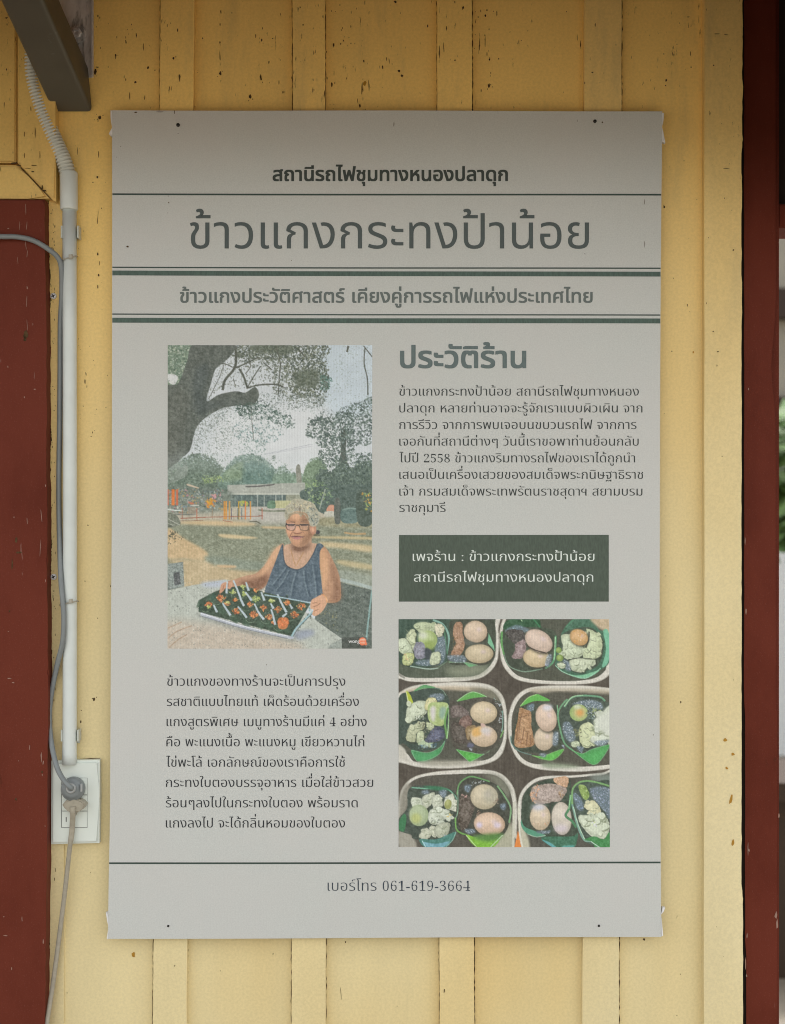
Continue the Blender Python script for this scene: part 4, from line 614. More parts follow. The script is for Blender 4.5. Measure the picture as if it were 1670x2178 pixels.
    P.poly([(260, 640), (420, 630), (420, 690), (270, 690)], (162, 118, 92), soft=2, a=.7); P.line([(310, 665), (420, 680)], 22, (124, 100, 84)); P.line([(560, 655), (700, 645)], 22, (128, 106, 86))
    P.poly([(225, 720), (420, 720), (400, 850), (250, 850)], (196, 160, 144), a=.9); P.poly([(540, 720), (740, 725), (730, 850), (560, 850)], (190, 154, 128), a=.9)
    P.line([(250, 755), (410, 755)], 24, (104, 92, 88)); P.line([(560, 750), (720, 752)], 24, (108, 96, 92))
    fr = (70, 66, 66)
    P.line([(205, 735), (430, 735)], 26, fr); P.line([(530, 735), (760, 740)], 26, fr); P.line([(440, 750), (480, 745), (530, 755)], 22, fr)
    P.line([(210, 735), (220, 800), (265, 855), (390, 862), (430, 800), (445, 745)], 17, (96, 80, 72)); P.line([(525, 750), (540, 820), (570, 858), (720, 862), (740, 800), (755, 740)], 17, (100, 88, 72))
    P.line([(225, 690), (205, 760)], 24, fr); P.line([(755, 745), (900, 770)], 12, (110, 100, 90))
    P.poly([(460, 780), (520, 790), (560, 900), (590, 930), (500, 950), (400, 930), (390, 890), (430, 860)], (204, 158, 130), amp=4)
    P.line([(390, 925), (440, 940), (500, 945), (590, 920)], 22, (130, 92, 74)); P.line([(400, 870), (330, 960), (290, 1060)], 16, (142, 98, 78)); P.line([(600, 900), (660, 960), (640, 1040)], 14, (150, 112, 86))
    P.line([(340, 1022), (450, 1015), (620, 1028)], 24, (112, 78, 80)); P.poly([(370, 1040), (560, 1040), (520, 1080), (450, 1088), (390, 1070)], (180, 126, 126)); P.poly([(360, 1110), (560, 1100), (520, 1190), (420, 1190)], (206, 158, 128), soft=3, a=.8)
    P.ell(300, 900, 55, 50, (214, 166, 136), soft=3, a=.7); P.ell(640, 920, 55, 45, (182, 140, 112), soft=3, a=.7); P.ell(470, 850, 26, 60, (222, 182, 152), soft=2, a=.8); P.line([(330, 1016), (310, 1000)], 14, (120, 84, 76)); P.line([(625, 1026), (648, 1004)], 14, (112, 80, 70))
    P.line([(360, 1240), (470, 1290), (640, 1270)], 26, (112, 84, 68), soft=2, a=.95)
    P.poly([(780, 800), (860, 780), (920, 830), (905, 930), (830, 960), (790, 900)], (186, 140, 116), amp=5); P.poly([(820, 820), (880, 830), (860, 910), (830, 900)], (214, 172, 140), soft=1)
    hr = (168, 166, 146)
    P.poly([(210, 610), (170, 520), (195, 400), (200, 320), (290, 230), (380, 140), (540, 125), (740, 175), (870, 240), (935, 340), (1000, 470), (1010, 600), (950, 730), (880, 780), (790, 760), (745, 640), (730, 520), (640, 450), (540, 425), (430, 420), (330, 470), (270, 540), (250, 620)], hr, amp=12, cell=3, ragged=.4)
    P.dots([(740, 300), (920, 340), (990, 500), (960, 700), (800, 740), (750, 560)], 80, .8, 2.2, [(118, 128, 122), (150, 158, 148), (100, 112, 108), (178, 180, 168)])
    P.dots([(220, 330), (420, 160), (740, 190), (860, 280), (700, 420), (460, 400), (260, 500)], 90, .8, 2.2, [(196, 188, 150), (188, 180, 160), (150, 146, 126), (206, 192, 158)])
    P.dots([(380, 260), (560, 240), (560, 400), (420, 400)], 24, .8, 2, [(130, 126, 124), (146, 140, 130)])
    P.poly([(300, 480), (420, 430), (540, 440), (640, 470), (720, 560), (740, 640), (700, 600), (660, 520), (600, 500), (560, 560), (500, 480), (420, 480), (340, 520), (270, 600), (255, 560)], (160, 150, 126), a=.9, amp=12, cell=3, ragged=.6)
    for q in ([(520, 330), (545, 450)], [(640, 350), (660, 470)], [(600, 400), (590, 520)], [(700, 430), (720, 560)], [(560, 300), (530, 420)]): P.line(q, 14, (120, 112, 88), a=.7)
    for q in ([(800, 350), (850, 420)], [(820, 600), (860, 680)], [(900, 470), (950, 520)]): P.line(q, 18, (96, 110, 106), a=.8)
    # printed maker's mark
    P.T = B
    P.ell(1566, 1203, 30, 32, (232, 120, 84)); P.ell(1590, 1222, 12, 12, (232, 120, 84)); P.poly([(1545, 1186), (1585, 1182), (1588, 1196), (1548, 1198)], (246, 190, 170), smooth=False, a=.8); P.poly([(1546, 1206), (1588, 1204), (1584, 1220), (1552, 1222)], (244, 176, 152), smooth=False, a=.7)
    # tooth of the print: strong in foliage, ground and stone, faint in sky and skin
    lum = P.im.mean(2); sat = P.im[..., 0] - P.im[..., 2]
    amp = np.clip((205 - lum) / 60, .12, 1) * np.where((sat > 45) & (lum > 120), .45, 1)
    P.im += ((7 * P.noise(1.6) + 10 * P.noise(2.7) + 10 * P.noise(6, .6)) * amp)[..., None] + 4 * P.noise(16)[..., None]
    return P

def paint_food():
    P = Painter(848, 1317, 449, 485, 8)
    T1 = (846, 1315, 7.389); T2 = (1060, 1315, 6.958); T3 = (846, 1450, 7.137); T4 = (1070, 1450, 7.26); T5 = (846, 1630, 6.326); T6 = (1090, 1630, 7.952)
    P.im[:] = (84, 78, 68)
    n = P.noise(3, 6)[..., None]; P.im += 7 * n + 5 * P.noise(12)[..., None]
    rim, rim2 = (206, 204, 192), (170, 168, 154)
    def box(pts, inner, floor=(88, 96, 80)):
        P.poly(pts, rim2, smooth=True); c = np.mean(np.array(pts), 0)
        P.poly([tuple(c + (np.array(p) - c) * .985) for p in pts], rim, smooth=True, amp=4)
        P.poly(inner, floor, smooth=True, amp=6, cell=3, sy=5)
    def leaf(pts, c=(58, 96, 70), edge=(120, 178, 130), w=12, **k):
        P.poly(pts, c, amp=9, cell=5, **k); P.line(pts + [pts[0]], w * .7, edge, a=.45); q = np.array(pts, float); m = q.mean(0); P.poly([tuple(m + (v - m) * .7 + (0, np.ptp(q[:, 1]) * .12)) for v in q], tuple(min(v * 1.18, 240) for v in c), a=.6, soft=3, amp=8, cell=4)
    def chunk(pts, c=(192, 202, 172), **k):
        q = np.array(pts, float); m = q.mean(0); sz = np.ptp(q, 0).max()
        P.poly([tuple(m + (v - m) * 1.06 + sz * .035) for v in q], (58, 66, 54), a=.8, soft=1)
        P.poly(pts, tuple(v - 14 for v in c), amp=9, cell=4, ragged=.9, **k)
        P.poly([tuple(m + (v - m) * .78 - sz * .05) for v in q], tuple(min(v + 10, 235) for v in c), a=.85, soft=2, amp=8, cell=3)
        P.poly([tuple(m + (v - m) * .35 - sz * .12) for v in q], tuple(min(v + 20, 235) for v in c), a=.7, soft=2)
        for _ in range(9):
            a = m + P.rs.uniform(-.4, .4, 2) * np.ptp(q, 0); r = sz * P.rs.uniform(.07, .16); d = P.rs.uniform(-6, 20)
            th = P.rs.uniform(0, 6.28); lp = [(a[0] + r * P.rs.uniform(.6, 1.3) * math.cos(th + k), a[1] + r * P.rs.uniform(.5, 1.1) * math.sin(th + k)) for k in np.linspace(0, 6.283, 7)[:-1]]
            P.poly([(x + r * .18, y + r * .3) for x, y in lp], (122, 134, 104), a=.7); P.poly(lp, tuple(min(v + d, 236) for v in c), a=.92, amp=8, cell=3)
        for _ in range(4):
            a = P.rs.uniform(-.32, .32, 2) * sz + m; b = a + P.rs.uniform(-.22, .22, 2) * sz
            P.line([tuple(a), tuple((a + b) / 2 + P.rs.uniform(-.06, .06, 2) * sz), tuple(b)], sz * .035, (134, 146, 116), a=.6)
        P.dots([tuple(p) for p in pts], 7, .5, 1.1, [(220, 224, 208), (140, 154, 124), (226, 228, 214)], a=.8)
    def egg(x, y, rx, ry, rot=0, c=(202, 182, 154)):
        P.ell(x + 10, y + 14, rx * 1.06, ry * 1.06, (70, 70, 58), rot, soft=2, a=.8)
        P.ell(x, y, rx, ry, tuple(v - 26 for v in c), rot)
        P.ell(x - rx * .05, y - ry * .06, rx * .9, ry * .88, c, rot, soft=2, amp=3)
        P.ell(x - rx * .2, y - ry * .32, rx * .5, ry * .34, tuple(min(v + 16, 230) for v in c), rot, soft=3, a=.8)
        P.ell(x + rx * .3, y - ry * .2, rx * .2, ry * .2, (214, 196, 200), rot, soft=2, a=.6)
        P.poly([(x - rx * .7, y + ry * .35), (x, y + ry * .62), (x + rx * .7, y + ry * .35), (x + rx * .4, y + ry * .8), (x - rx * .4, y + ry * .8)], tuple(v - 34 for v in c), a=.5, soft=3)
        P.dots([(x - rx * .4, y - ry * .4), (x, y - ry * .6), (x + rx * .3, y - ry * .3), (x, y - ry * .1)], 3, .5, 1.0, [(240, 234, 222)], a=.9); P.dots([(x - rx * .6, y), (x, y - ry * .6), (x + rx * .6, y), (x, y + ry * .6)], 5, .4, .9, [(176, 148, 118), (220, 204, 180)], a=.6)
    def rice(pts, n, cols=((186, 200, 218), (208, 218, 226), (160, 178, 196), (218, 226, 230))):
        P.poly(pts, (112, 130, 142), a=.75, soft=1); P.dots(pts, int(n * 1.9), .5, 1.25, list(cols) + [(92, 112, 122)], a=.9)
    def meat(pts, c=(120, 108, 98), hi=(176, 160, 148), n=26):
        P.poly(pts, tuple(v - 8 for v in c), amp=20, cell=3, ragged=.9); P.poly([tuple(np.mean(np.array(pts), 0) + (np.array(v) - np.mean(np.array(pts), 0)) * .6) for v in pts], hi, a=.35, soft=2, amp=16, cell=3); P.dots(pts, n, .5, 1.3, [hi, (84, 74, 66), (150, 134, 120), (100, 88, 80)], asp=.6)
    # -- box 1 (top left) --
    P.T = T1
    box([(-200, -300), (1480, -300), (1590, 200), (1595, 500), (1560, 700), (1440, 860), (1250, 960), (900, 1000), (300, 1005), (60, 960), (-200, 800)], [(-200, -300), (1440, -300), (1535, 100), (1545, 500), (1500, 680), (1380, 820), (1200, 910), (800, 935), (250, 940), (80, 900), (-200, 740)], (84, 94, 78))
    P.poly([(780, 780), (1400, 740), (1300, 880), (900, 920)], (130, 138, 116), soft=6)
    P.poly([(20, 860), (120, 930), (100, 950), (20, 900)], (150, 150, 138))
    P.poly([(20, 0), (820, 0), (810, 560), (740, 700), (400, 790), (100, 740), (20, 600)], (62, 86, 72), amp=10, sy=5)
    P.line([(560, 30), (700, 90), (780, 200), (810, 320), (800, 560)], 32, (130, 174, 158)); P.line([(740, 160), (760, 380), (790, 580)], 14, (84, 140, 104)); P.line([(200, 755), (480, 800), (640, 785)], 16, (162, 186, 170)); P.line([(640, 780), (780, 680)], 10, (110, 140, 116))
    rice([(600, 300), (740, 300), (750, 620), (640, 740), (330, 740), (300, 680), (560, 600)], 150)
    chunk([(260, 110), (400, 65), (540, 90), (600, 170), (480, 210), (350, 230)], (176, 190, 152))
    chunk([(200, 190), (270, 190), (285, 320), (250, 520), (120, 440), (140, 330)], (190, 200, 162))
    chunk([(15, 340), (130, 330), (230, 500), (240, 580), (80, 560), (20, 500)], (194, 206, 176))
    chunk([(110, 560), (250, 560), (250, 680), (180, 740), (80, 720)], (186, 196, 136))
    P.dots([(110, 570), (200, 570), (200, 660), (120, 660)], 8, 1, 2.4, [(206, 176, 128)])
    P.ell(480, 340, 150, 145, (150, 172, 104)); P.ell(450, 310, 120, 110, (178, 196, 136), soft=3); P.ell(400, 270, 70, 60, (204, 212, 188), soft=3); P.ell(500, 430, 90, 80, (146, 168, 92), soft=3)
    meat([(290, 390), (390, 380), (440, 470), (440, 620), (300, 640), (255, 500)], (138, 140, 152), (186, 188, 204), 46)
    P.poly([(440, 470), (540, 520), (520, 640), (440, 640)], (66, 76, 80), soft=1)
    chunk([(600, 110), (680, 90), (740, 170), (690, 270), (630, 290), (590, 180)], (206, 204, 176))
    chunk([(540, 560), (660, 540), (660, 700), (520, 730)], (192, 202, 170))
    P.poly([(820, 60), (1060, 20), (1500, 20), (1530, 560), (1420, 720), (1100, 740), (800, 690), (830, 300)], (70, 78, 64), amp=8, sy=4)
    P.poly([(1430, 220), (1520, 440), (1530, 520), (1420, 390)], (122, 186, 146), smooth=False); P.line([(800, 690), (1080, 700), (1260, 740)], 12, (150, 190, 150)); P.poly([(1040, 700), (1250, 740), (1130, 770)], (110, 172, 120), smooth=False)
    meat([(900, 90), (1010, 70), (1030, 240), (1060, 400), (1000, 580), (900, 600), (840, 560), (920, 400), (870, 260)], (170, 136, 108), (212, 180, 156), 40)
    P.dots([(880, 280), (950, 270), (940, 420), (870, 500)], 18, 1, 2.2, [(120, 92, 56), (136, 104, 66)])
    egg(1230, 215, 185, 172, .1, (204, 184, 158)); egg(1285, 560, 225, 150, 0, (196, 182, 150))
    P.poly([(1060, 330), (1240, 390), (1420, 390), (1200, 420), (1080, 420)], (92, 98, 88), soft=1)
    rice([(800, 590), (1040, 590), (1070, 690), (880, 690), (800, 650)], 44)
    # -- box 2 (top right) --
    P.T = T2
    box([(150, -300), (2000, -300), (2000, 500), (1700, 700), (1640, 850), (1450, 950), (1100, 985), (600, 970), (300, 920), (140, 800), (50, 640), (20, 400), (30, 150), (90, -50)], [(180, -300), (2000, -300), (1640, 620), (1580, 780), (1420, 890), (1100, 930), (640, 920), (340, 870), (190, 760), (95, 600), (65, 400), (75, 160), (140, -50)], (82, 86, 72))
    P.poly([(90, 180), (150, 30), (560, -20), (640, 120), (640, 200), (300, 160)], (52, 92, 62), amp=10); P.line([(520, 10), (590, 90), (630, 160)], 18, (60, 130, 86)); P.line([(340, 20), (360, 50)], 12, (190, 220, 180))
    P.poly([(80, 180), (800, 170), (860, 480), (820, 660), (660, 760), (420, 790), (200, 740), (90, 560)], (72, 84, 68), amp=8)
    P.line([(60, 200), (55, 380), (90, 540)], 28, (102, 166, 94)); P.line([(90, 540), (150, 690), (260, 760), (420, 792), (660, 750)], 14, (130, 160, 136)); P.line([(855, 260), (850, 420), (820, 640), (700, 740)], 29, (94, 158, 114)); P.line([(850, 280), (830, 620)], 12, (170, 220, 170))
    rice([(120, 170), (280, 100), (460, 170), (420, 210), (140, 210)], 40, ((130, 170, 190), (170, 200, 210), (100, 130, 140)))
    meat([(120, 190), (360, 180), (400, 360), (300, 420), (180, 330)], (84, 82, 78), (120, 118, 112), 44)
    P.poly([(100, 330), (200, 340), (260, 560), (340, 740), (180, 700), (100, 520)], (66, 76, 62), soft=2)
    meat([(270, 370), (400, 330), (410, 540), (330, 600), (210, 590), (250, 480)], (150, 132, 130), (200, 182, 184), 46)
    egg(570, 590, 200, 140, .1, (202, 184, 146)); egg(605, 340, 220, 155, .55, (206, 186, 168))
    P.line([(420, 400), (540, 470), (720, 520)], 18, (80, 72, 62)); rice([(740, 540), (800, 560), (770, 680), (720, 720), (700, 660)], 26); rice([(690, 690), (750, 690), (740, 720)], 8, ((210, 216, 240),))
    P.poly([(1000, 130), (1130, 10), (1400, 0), (1500, 180), (1660, 200), (1660, 620), (1500, 780), (1290, 880), (980, 800), (850, 700), (860, 600), (930, 260)], (70, 112, 88), amp=8)
    P.line([(1000, 140), (1070, 70), (1140, 10)], 18, (82, 140, 106)); P.poly([(1380, 0), (1700, 0), (1700, 240), (1560, 180), (1450, 110)], (190, 172, 140), soft=2, amp=6)
    P.poly([(1560, 190), (1640, 210), (1640, 620), (1540, 720), (1600, 460)], (118, 186, 152)); P.poly([(980, 805), (1200, 850), (1500, 770), (1290, 890)], (124, 190, 150)); P.line([(850, 700), (980, 805), (1290, 890), (1520, 740)], 12, (150, 200, 170))
    P.poly([(950, 250), (1300, 130), (1480, 220), (1560, 420), (1480, 700), (1240, 790), (1000, 760), (900, 640)], (76, 92, 76), amp=8)
    chunk([(940, 260), (1080, 240), (1110, 350), (1260, 430), (1240, 560), (1100, 600), (980, 590), (960, 420)], (190, 202, 172))
    chunk([(1310, 160), (1420, 190), (1540, 310), (1530, 480), (1480, 590), (1290, 600), (1260, 520), (1340, 420), (1350, 260)], (194, 206, 168))
    chunk([(1080, 620), (1400, 610), (1440, 690), (1300, 740), (1270, 800), (1090, 770)], (190, 200, 172))
    P.line([(1350, 200), (1345, 300), (1300, 440)], 22, (60, 66, 56)); P.line([(1110, 600), (1210, 590)], 12, (80, 84, 72)); P.line([(1290, 600), (1390, 605)], 14, (60, 68, 56))
    egg(1200, 285, 140, 115, .5, (206, 168, 116)); P.dots([(1080, 180), (1300, 180), (1320, 340), (1120, 360)], 26, 1, 2.4, [(214, 158, 80), (216, 180, 140), (196, 150, 90), (222, 190, 150)])
    rice([(960, 620), (1040, 640), (1080, 780), (1000, 760)], 30)
    for x, y, r in ((900, 475, 44), (915, 590, 52)): P.ell(x, y, r, r, (124, 150, 76)); P.ell(x - 8, y - 8, r * .6, r * .6, (156, 182, 104), soft=1)
    chunk([(870, 680), (970, 660), (990, 730), (920, 740)], (184, 196, 166))
    # -- box 3 (middle left) --
    P.T = T3
    box([(-200, 340), (20, 170), (250, 60), (700, 12), (1150, 10), (1400, 50), (1560, 160), (1640, 330), (1665, 600), (1650, 900), (1570, 1120), (1380, 1240), (1000, 1310), (500, 1315), (150, 1260), (-200, 1080)], [(-200, 420), (40, 230), (200, 140), (560, 95), (1100, 95), (1400, 130), (1540, 260), (1600, 420), (1620, 620), (1600, 880), (1500, 1080), (1330, 1190), (960, 1210), (500, 1225), (250, 1210), (130, 1080), (-200, 900)], (84, 86, 74))
    P.poly([(40, 180), (250, 100), (700, 70), (1150, 80), (1440, 130), (1200, 150), (560, 120), (200, 160)], (196, 182, 156), soft=2, a=.9); P.poly([(1100, 110), (1440, 130), (1560, 300), (1300, 240)], (120, 120, 102), soft=4)
    P.poly([(15, 960), (120, 1040), (160, 1180), (300, 1240), (15, 1150)], (192, 190, 176), soft=1); P.poly([(300, 1200), (960, 1200), (1300, 1190), (1000, 1260), (500, 1270)], (160, 158, 142), soft=3)
    P.poly([(15, 260), (230, 150), (560, 90), (700, 150), (790, 300), (760, 700), (700, 960), (300, 1060), (100, 940), (15, 900)], (66, 82, 72), amp=8, sy=4)
    P.poly([(240, 150), (380, 55), (480, 60), (580, 95), (400, 105)], (96, 160, 104)); P.line([(560, 95), (680, 130), (740, 215)], 10, (130, 156, 136))
    P.poly([(130, 145), (200, 210), (245, 365), (180, 385)], (176, 190, 60)); P.line([(130, 145), (180, 380)], 14, (200, 214, 150))
    rice([(480, 230), (540, 190), (690, 190), (700, 270), (560, 310)], 50)
    chunk([(160, 390), (330, 290), (470, 330), (460, 440), (340, 560), (180, 600), (130, 560)], (192, 202, 176))
    chunk([(440, 280), (540, 240), (600, 320), (500, 420), (420, 420)], (206, 202, 150))
    P.dots([(250, 520), (420, 500), (440, 570), (260, 590)], 40, .8, 2, [(90, 104, 84), (220, 224, 214), (120, 140, 116)])
    P.poly([(480, 340), (640, 310), (770, 350), (720, 560), (680, 670), (520, 640), (460, 520)], (170, 190, 124), amp=6); P.poly([(500, 400), (580, 390), (560, 600), (510, 560)], (206, 204, 198), soft=2); P.poly([(650, 400), (740, 400), (700, 560), (640, 540)], (140, 172, 150), soft=2); P.line([(770, 360), (740, 500), (700, 560)], 20, (170, 200, 150))
    P.line([(770, 400), (720, 600), (740, 760), (750, 860)], 28, (106, 158, 86)); P.line([(780, 420), (770, 700), (750, 870)], 14, (160, 206, 150))
    chunk([(180, 700), (330, 620), (420, 620), (390, 720), (290, 780), (260, 920), (130, 880), (150, 780)], (180, 186, 152))
    P.dots([(330, 640), (460, 600), (480, 760), (400, 880), (380, 740)], 50, 1, 2.4, [(104, 106, 84), (84, 88, 70), (150, 154, 128)])
    chunk([(310, 770), (390, 760), (400, 880), (300, 930)], (188, 198, 160)); chunk([(440, 620), (520, 640), (560, 700), (480, 740)], (180, 190, 150)); chunk([(300, 920), (560, 930), (420, 1010)], (176, 196, 160))
    meat([(500, 760), (600, 680), (700, 720), (700, 860), (560, 920), (420, 910)], (88, 94, 112), (150, 156, 184), 60)
    P.dots([(280, 960), (640, 940), (560, 1010), (320, 1010)], 30, 1, 2.4, [(110, 140, 150), (150, 180, 186), (70, 96, 104)])
    leaf([(210, 1040), (450, 1080), (640, 1000), (720, 900), (650, 1080), (480, 1180), (350, 1205), (280, 1190)], (74, 148, 92), (180, 220, 190))
    P.poly([(790, 330), (900, 290), (1100, 200), (1350, 230), (1560, 330), (1600, 600), (1560, 880), (1400, 1030), (1100, 1060), (880, 1020), (800, 800)], (82, 80, 70), amp=8)
    P.poly([(900, 300), (1050, 190), (1170, 155), (1340, 220), (1150, 250)], (98, 172, 84)); P.line([(900, 300), (1050, 190), (1170, 158), (1360, 235)], 8, (180, 214, 170))
    meat([(820, 380), (960, 370), (1060, 440), (1080, 520), (940, 530), (830, 540)], (116, 106, 100), (166, 156, 148), 40)
    meat([(960, 560), (1090, 520), (1130, 640), (1020, 720), (930, 680)], (128, 104, 94), (170, 146, 134), 30)
    meat([(830, 620), (960, 660), (1080, 760), (1100, 920), (900, 930), (830, 800)], (92, 86, 78), (130, 124, 114), 60)
    meat([(1040, 700), (1180, 660), (1150, 780), (1090, 880), (1050, 860)], (150, 128, 92), (196, 178, 140), 30)
    egg(1310, 470, 205, 170, .05, (204, 188, 156)); egg(1310, 830, 205, 160, 0, (204, 184, 156)); P.poly([(1140, 720), (1270, 690), (1270, 800), (1150, 830)], (216, 172, 100), soft=2); P.ell(1340, 740, 90, 50, (206, 200, 196), soft=3); P.poly([(1270, 630), (1330, 650), (1320, 690), (1270, 680)], (198, 170, 156))
    P.dots([(1450, 270), (1540, 290), (1600, 460), (1560, 660), (1520, 640), (1560, 440)], 24, .8, 2, [(190, 206, 220), (210, 220, 226), (120, 150, 140)])
    P.line([(1590, 440), (1600, 620), (1580, 760)], 14, (124, 166, 152)); P.line([(1610, 740), (1560, 850)], 16, (120, 176, 100))
    leaf([(890, 1030), (1000, 1050), (1290, 1100), (1420, 1030), (1300, 1110), (1110, 1210), (1060, 1190)], (84, 166, 74), (186, 214, 206)); rice([(1090, 1010), (1140, 1020), (1120, 1060)], 8)
    P.poly([(1080, 930), (1160, 950), (1140, 1000), (1060, 990)], (100, 104, 124), soft=1)
    # -- box 4 (middle right) --
    P.T = T4
    box([(2000, 120), (1650, 95), (1300, 62), (900, 55), (560, 70), (340, 120), (180, 260), (95, 480), (75, 720), (110, 960), (230, 1200), (420, 1320), (700, 1370), (1200, 1390), (1650, 1345), (2000, 1300)], [(2000, 200), (1640, 160), (1300, 140), (900, 140), (560, 140), (380, 170), (240, 290), (150, 500), (135, 720), (165, 960), (280, 1160), (450, 1260), (700, 1280), (1200, 1310), (1640, 1280), (2000, 1240)], (84, 84, 72))
    P.poly([(400, 120), (900, 100), (1640, 130), (1640, 190), (900, 150), (560, 180)], (178, 170, 148), soft=2, a=.9); P.poly([(600, 1260), (960, 1270), (1200, 1320), (700, 1330)], (140, 154, 128), soft=3)
    P.poly([(130, 850), (200, 620), (270, 400), (600, 320), (860, 420), (860, 700), (930, 1000), (700, 1100), (250, 1070), (140, 960)], (70, 80, 66), amp=8)
    P.poly([(270, 380), (390, 250), (520, 195), (600, 220), (730, 295), (500, 300), (400, 330)], (98, 182, 82)); P.line([(270, 380), (390, 250), (520, 198)], 10, (170, 214, 140))
    rice([(370, 380), (480, 340), (470, 440), (400, 460)], 20, ((120, 150, 170), (180, 200, 214)))
    meat([(260, 410), (350, 430), (440, 480), (440, 700), (480, 980), (200, 1000), (190, 780), (230, 580)], (176, 138, 100), (214, 178, 138), 90)
    for q in ([(300, 480), (260, 640), (250, 800)], [(330, 700), (300, 900)], [(390, 760), (360, 980)], [(250, 560), (380, 520)], [(420, 820), (430, 980)], [(230, 700), (210, 900)]): P.line(q, 14, (118, 88, 62), a=.8)
    P.dots([(230, 870), (310, 870), (310, 960), (230, 960)], 10, .7, 1.6, [(210, 190, 186), (150, 110, 90)])
    egg(640, 880, 155, 185, .1, (200, 184, 158)); egg(670, 560, 160, 215, -.25, (208, 186, 164)); P.ell(690, 400, 80, 50, (206, 206, 212), soft=3)
    rice([(780, 790), (850, 780), (850, 960), (770, 980)], 40); P.line([(840, 360), (860, 560), (880, 720), (950, 960)], 14, (130, 186, 140)); P.line([(120, 840), (140, 960), (250, 1070), (440, 1130)], 15, (104, 136, 126))
    leaf([(440, 1135), (600, 1150), (800, 1080), (940, 1040), (880, 1130), (760, 1210), (600, 1190)], (90, 172, 76), (180, 214, 150)); rice([(560, 1110), (670, 1110), (650, 1170), (590, 1160)], 9); rice([(900, 980), (950, 980), (940, 1030)], 8)
    P.poly([(1000, 300), (1080, 230), (1240, 210), (1500, 230), (1580, 300), (1700, 400), (1700, 950), (1300, 1080), (1050, 1000), (940, 900), (880, 640), (900, 420)], (74, 88, 76), amp=8)
    P.line([(1000, 270), (900, 380), (850, 520), (900, 800), (960, 960), (1080, 1060)], 25, (106, 160, 118)); P.line([(950, 390), (1060, 250), (1240, 215), (1490, 235), (1580, 300)], 28, (104, 158, 122)); P.line([(950, 380), (1070, 240), (1240, 208)], 10, (180, 214, 170))
    rice([(1080, 340), (1300, 280), (1500, 320), (1540, 420), (1400, 420), (1200, 360)], 90); rice([(930, 640), (1040, 640), (1120, 860), (1040, 940), (950, 830)], 90)
    P.ell(1170, 480, 140, 130, (150, 176, 106)); P.ell(1190, 480, 110, 100, (186, 190, 130), soft=3); P.ell(1190, 480, 60, 56, (214, 160, 88), soft=3); P.ell(1150, 390, 60, 30, (200, 210, 180), soft=2)
    P.dots([(1270, 350), (1440, 380), (1420, 560), (1300, 600)], 70, .9, 2.2, [(96, 120, 108), (140, 166, 160), (190, 204, 206), (74, 92, 84)])
    P.dots([(1380, 400), (1520, 400), (1460, 560), (1400, 560)], 24, 1, 2.4, [(150, 170, 104), (180, 194, 140)])
    chunk([(1200, 680), (1360, 640), (1440, 760), (1460, 880), (1300, 1030), (1180, 900)], (194, 202, 160)); chunk([(1400, 620), (1520, 500), (1700, 360), (1700, 960), (1560, 900), (1440, 800)], (194, 202, 184))
    P.poly([(1460, 600), (1560, 500), (1700, 420), (1700, 800), (1540, 780)], (204, 210, 196), soft=3)
    P.dots([(1080, 740), (1200, 720), (1220, 860), (1100, 860)], 30, 1, 2.4, [(90, 94, 70), (120, 120, 90), (160, 170, 120)])
    chunk([(1050, 940), (1160, 920), (1180, 1000), (1080, 1010)], (186, 198, 166)); rice([(1140, 1000), (1240, 1010), (1220, 1100), (1180, 1080)], 16); rice([(1420, 920), (1640, 900), (1560, 980), (1440, 980)], 30)
    leaf([(1060, 1050), (1220, 1110), (1380, 1040), (1640, 970), (1640, 1010), (1540, 1170), (1440, 1270), (1330, 1255)], (78, 158, 86), (170, 214, 180))
    # -- box 5 (bottom left) --
    P.T = T5
    box([(15, 480), (60, 300), (190, 160), (400, 90), (750, 50), (1180, 45), (1380, 90), (1500, 190), (1580, 340), (1610, 620), (1600, 900), (1560, 1200), (-100, 1300), (-60, 800)], [(70, 520), (100, 330), (200, 200), (400, 130), (760, 105), (1180, 100), (1350, 140), (1460, 240), (1530, 400), (1560, 640), (1560, 900), (1530, 1200), (20, 1300), (30, 800)], (86, 84, 74))
    P.poly([(60, 340), (160, 220), (170, 420), (80, 700), (30, 840), (25, 560)], (140, 138, 124), soft=3); P.poly([(1150, 110), (1380, 140), (1520, 330), (1450, 420), (1300, 220)], (120, 122, 106), soft=4); P.poly([(1400, 900), (1540, 760), (1540, 1100), (1280, 1100)], (170, 170, 146), soft=4); P.poly([(25, 870), (180, 920), (260, 1100), (40, 1100)], (158, 156, 142), soft=2)
    P.poly([(20, 700), (130, 560), (180, 280), (640, 290), (800, 400), (800, 700), (780, 860), (640, 1000), (240, 980), (180, 920), (20, 860)], (72, 84, 74), amp=8)
    P.poly([(25, 740), (90, 640), (120, 700), (90, 870), (25, 850)], (62, 124, 82)); P.line([(190, 285), (400, 300), (640, 300), (760, 380), (810, 480), (820, 600)], 16, (120, 180, 150)); P.poly([(340, 270), (560, 270), (700, 320), (500, 320)], (60, 120, 86), soft=1)
    rice([(330, 330), (410, 320), (420, 370), (340, 370)], 12); rice([(560, 330), (660, 320), (640, 420), (580, 400)], 22)
    chunk([(200, 420), (330, 440), (360, 520), (260, 560), (190, 520)], (196, 204, 184)); chunk([(330, 430), (500, 350), (470, 480), (380, 570)], (188, 194, 172)); chunk([(480, 420), (540, 380), (590, 420), (600, 540), (480, 560)], (192, 198, 178))
    P.ell(290, 660, 130, 145, (150, 168, 128)); P.ell(270, 640, 110, 115, (174, 190, 152), soft=3); P.ell(250, 700, 70, 70, (178, 188, 118), soft=3)
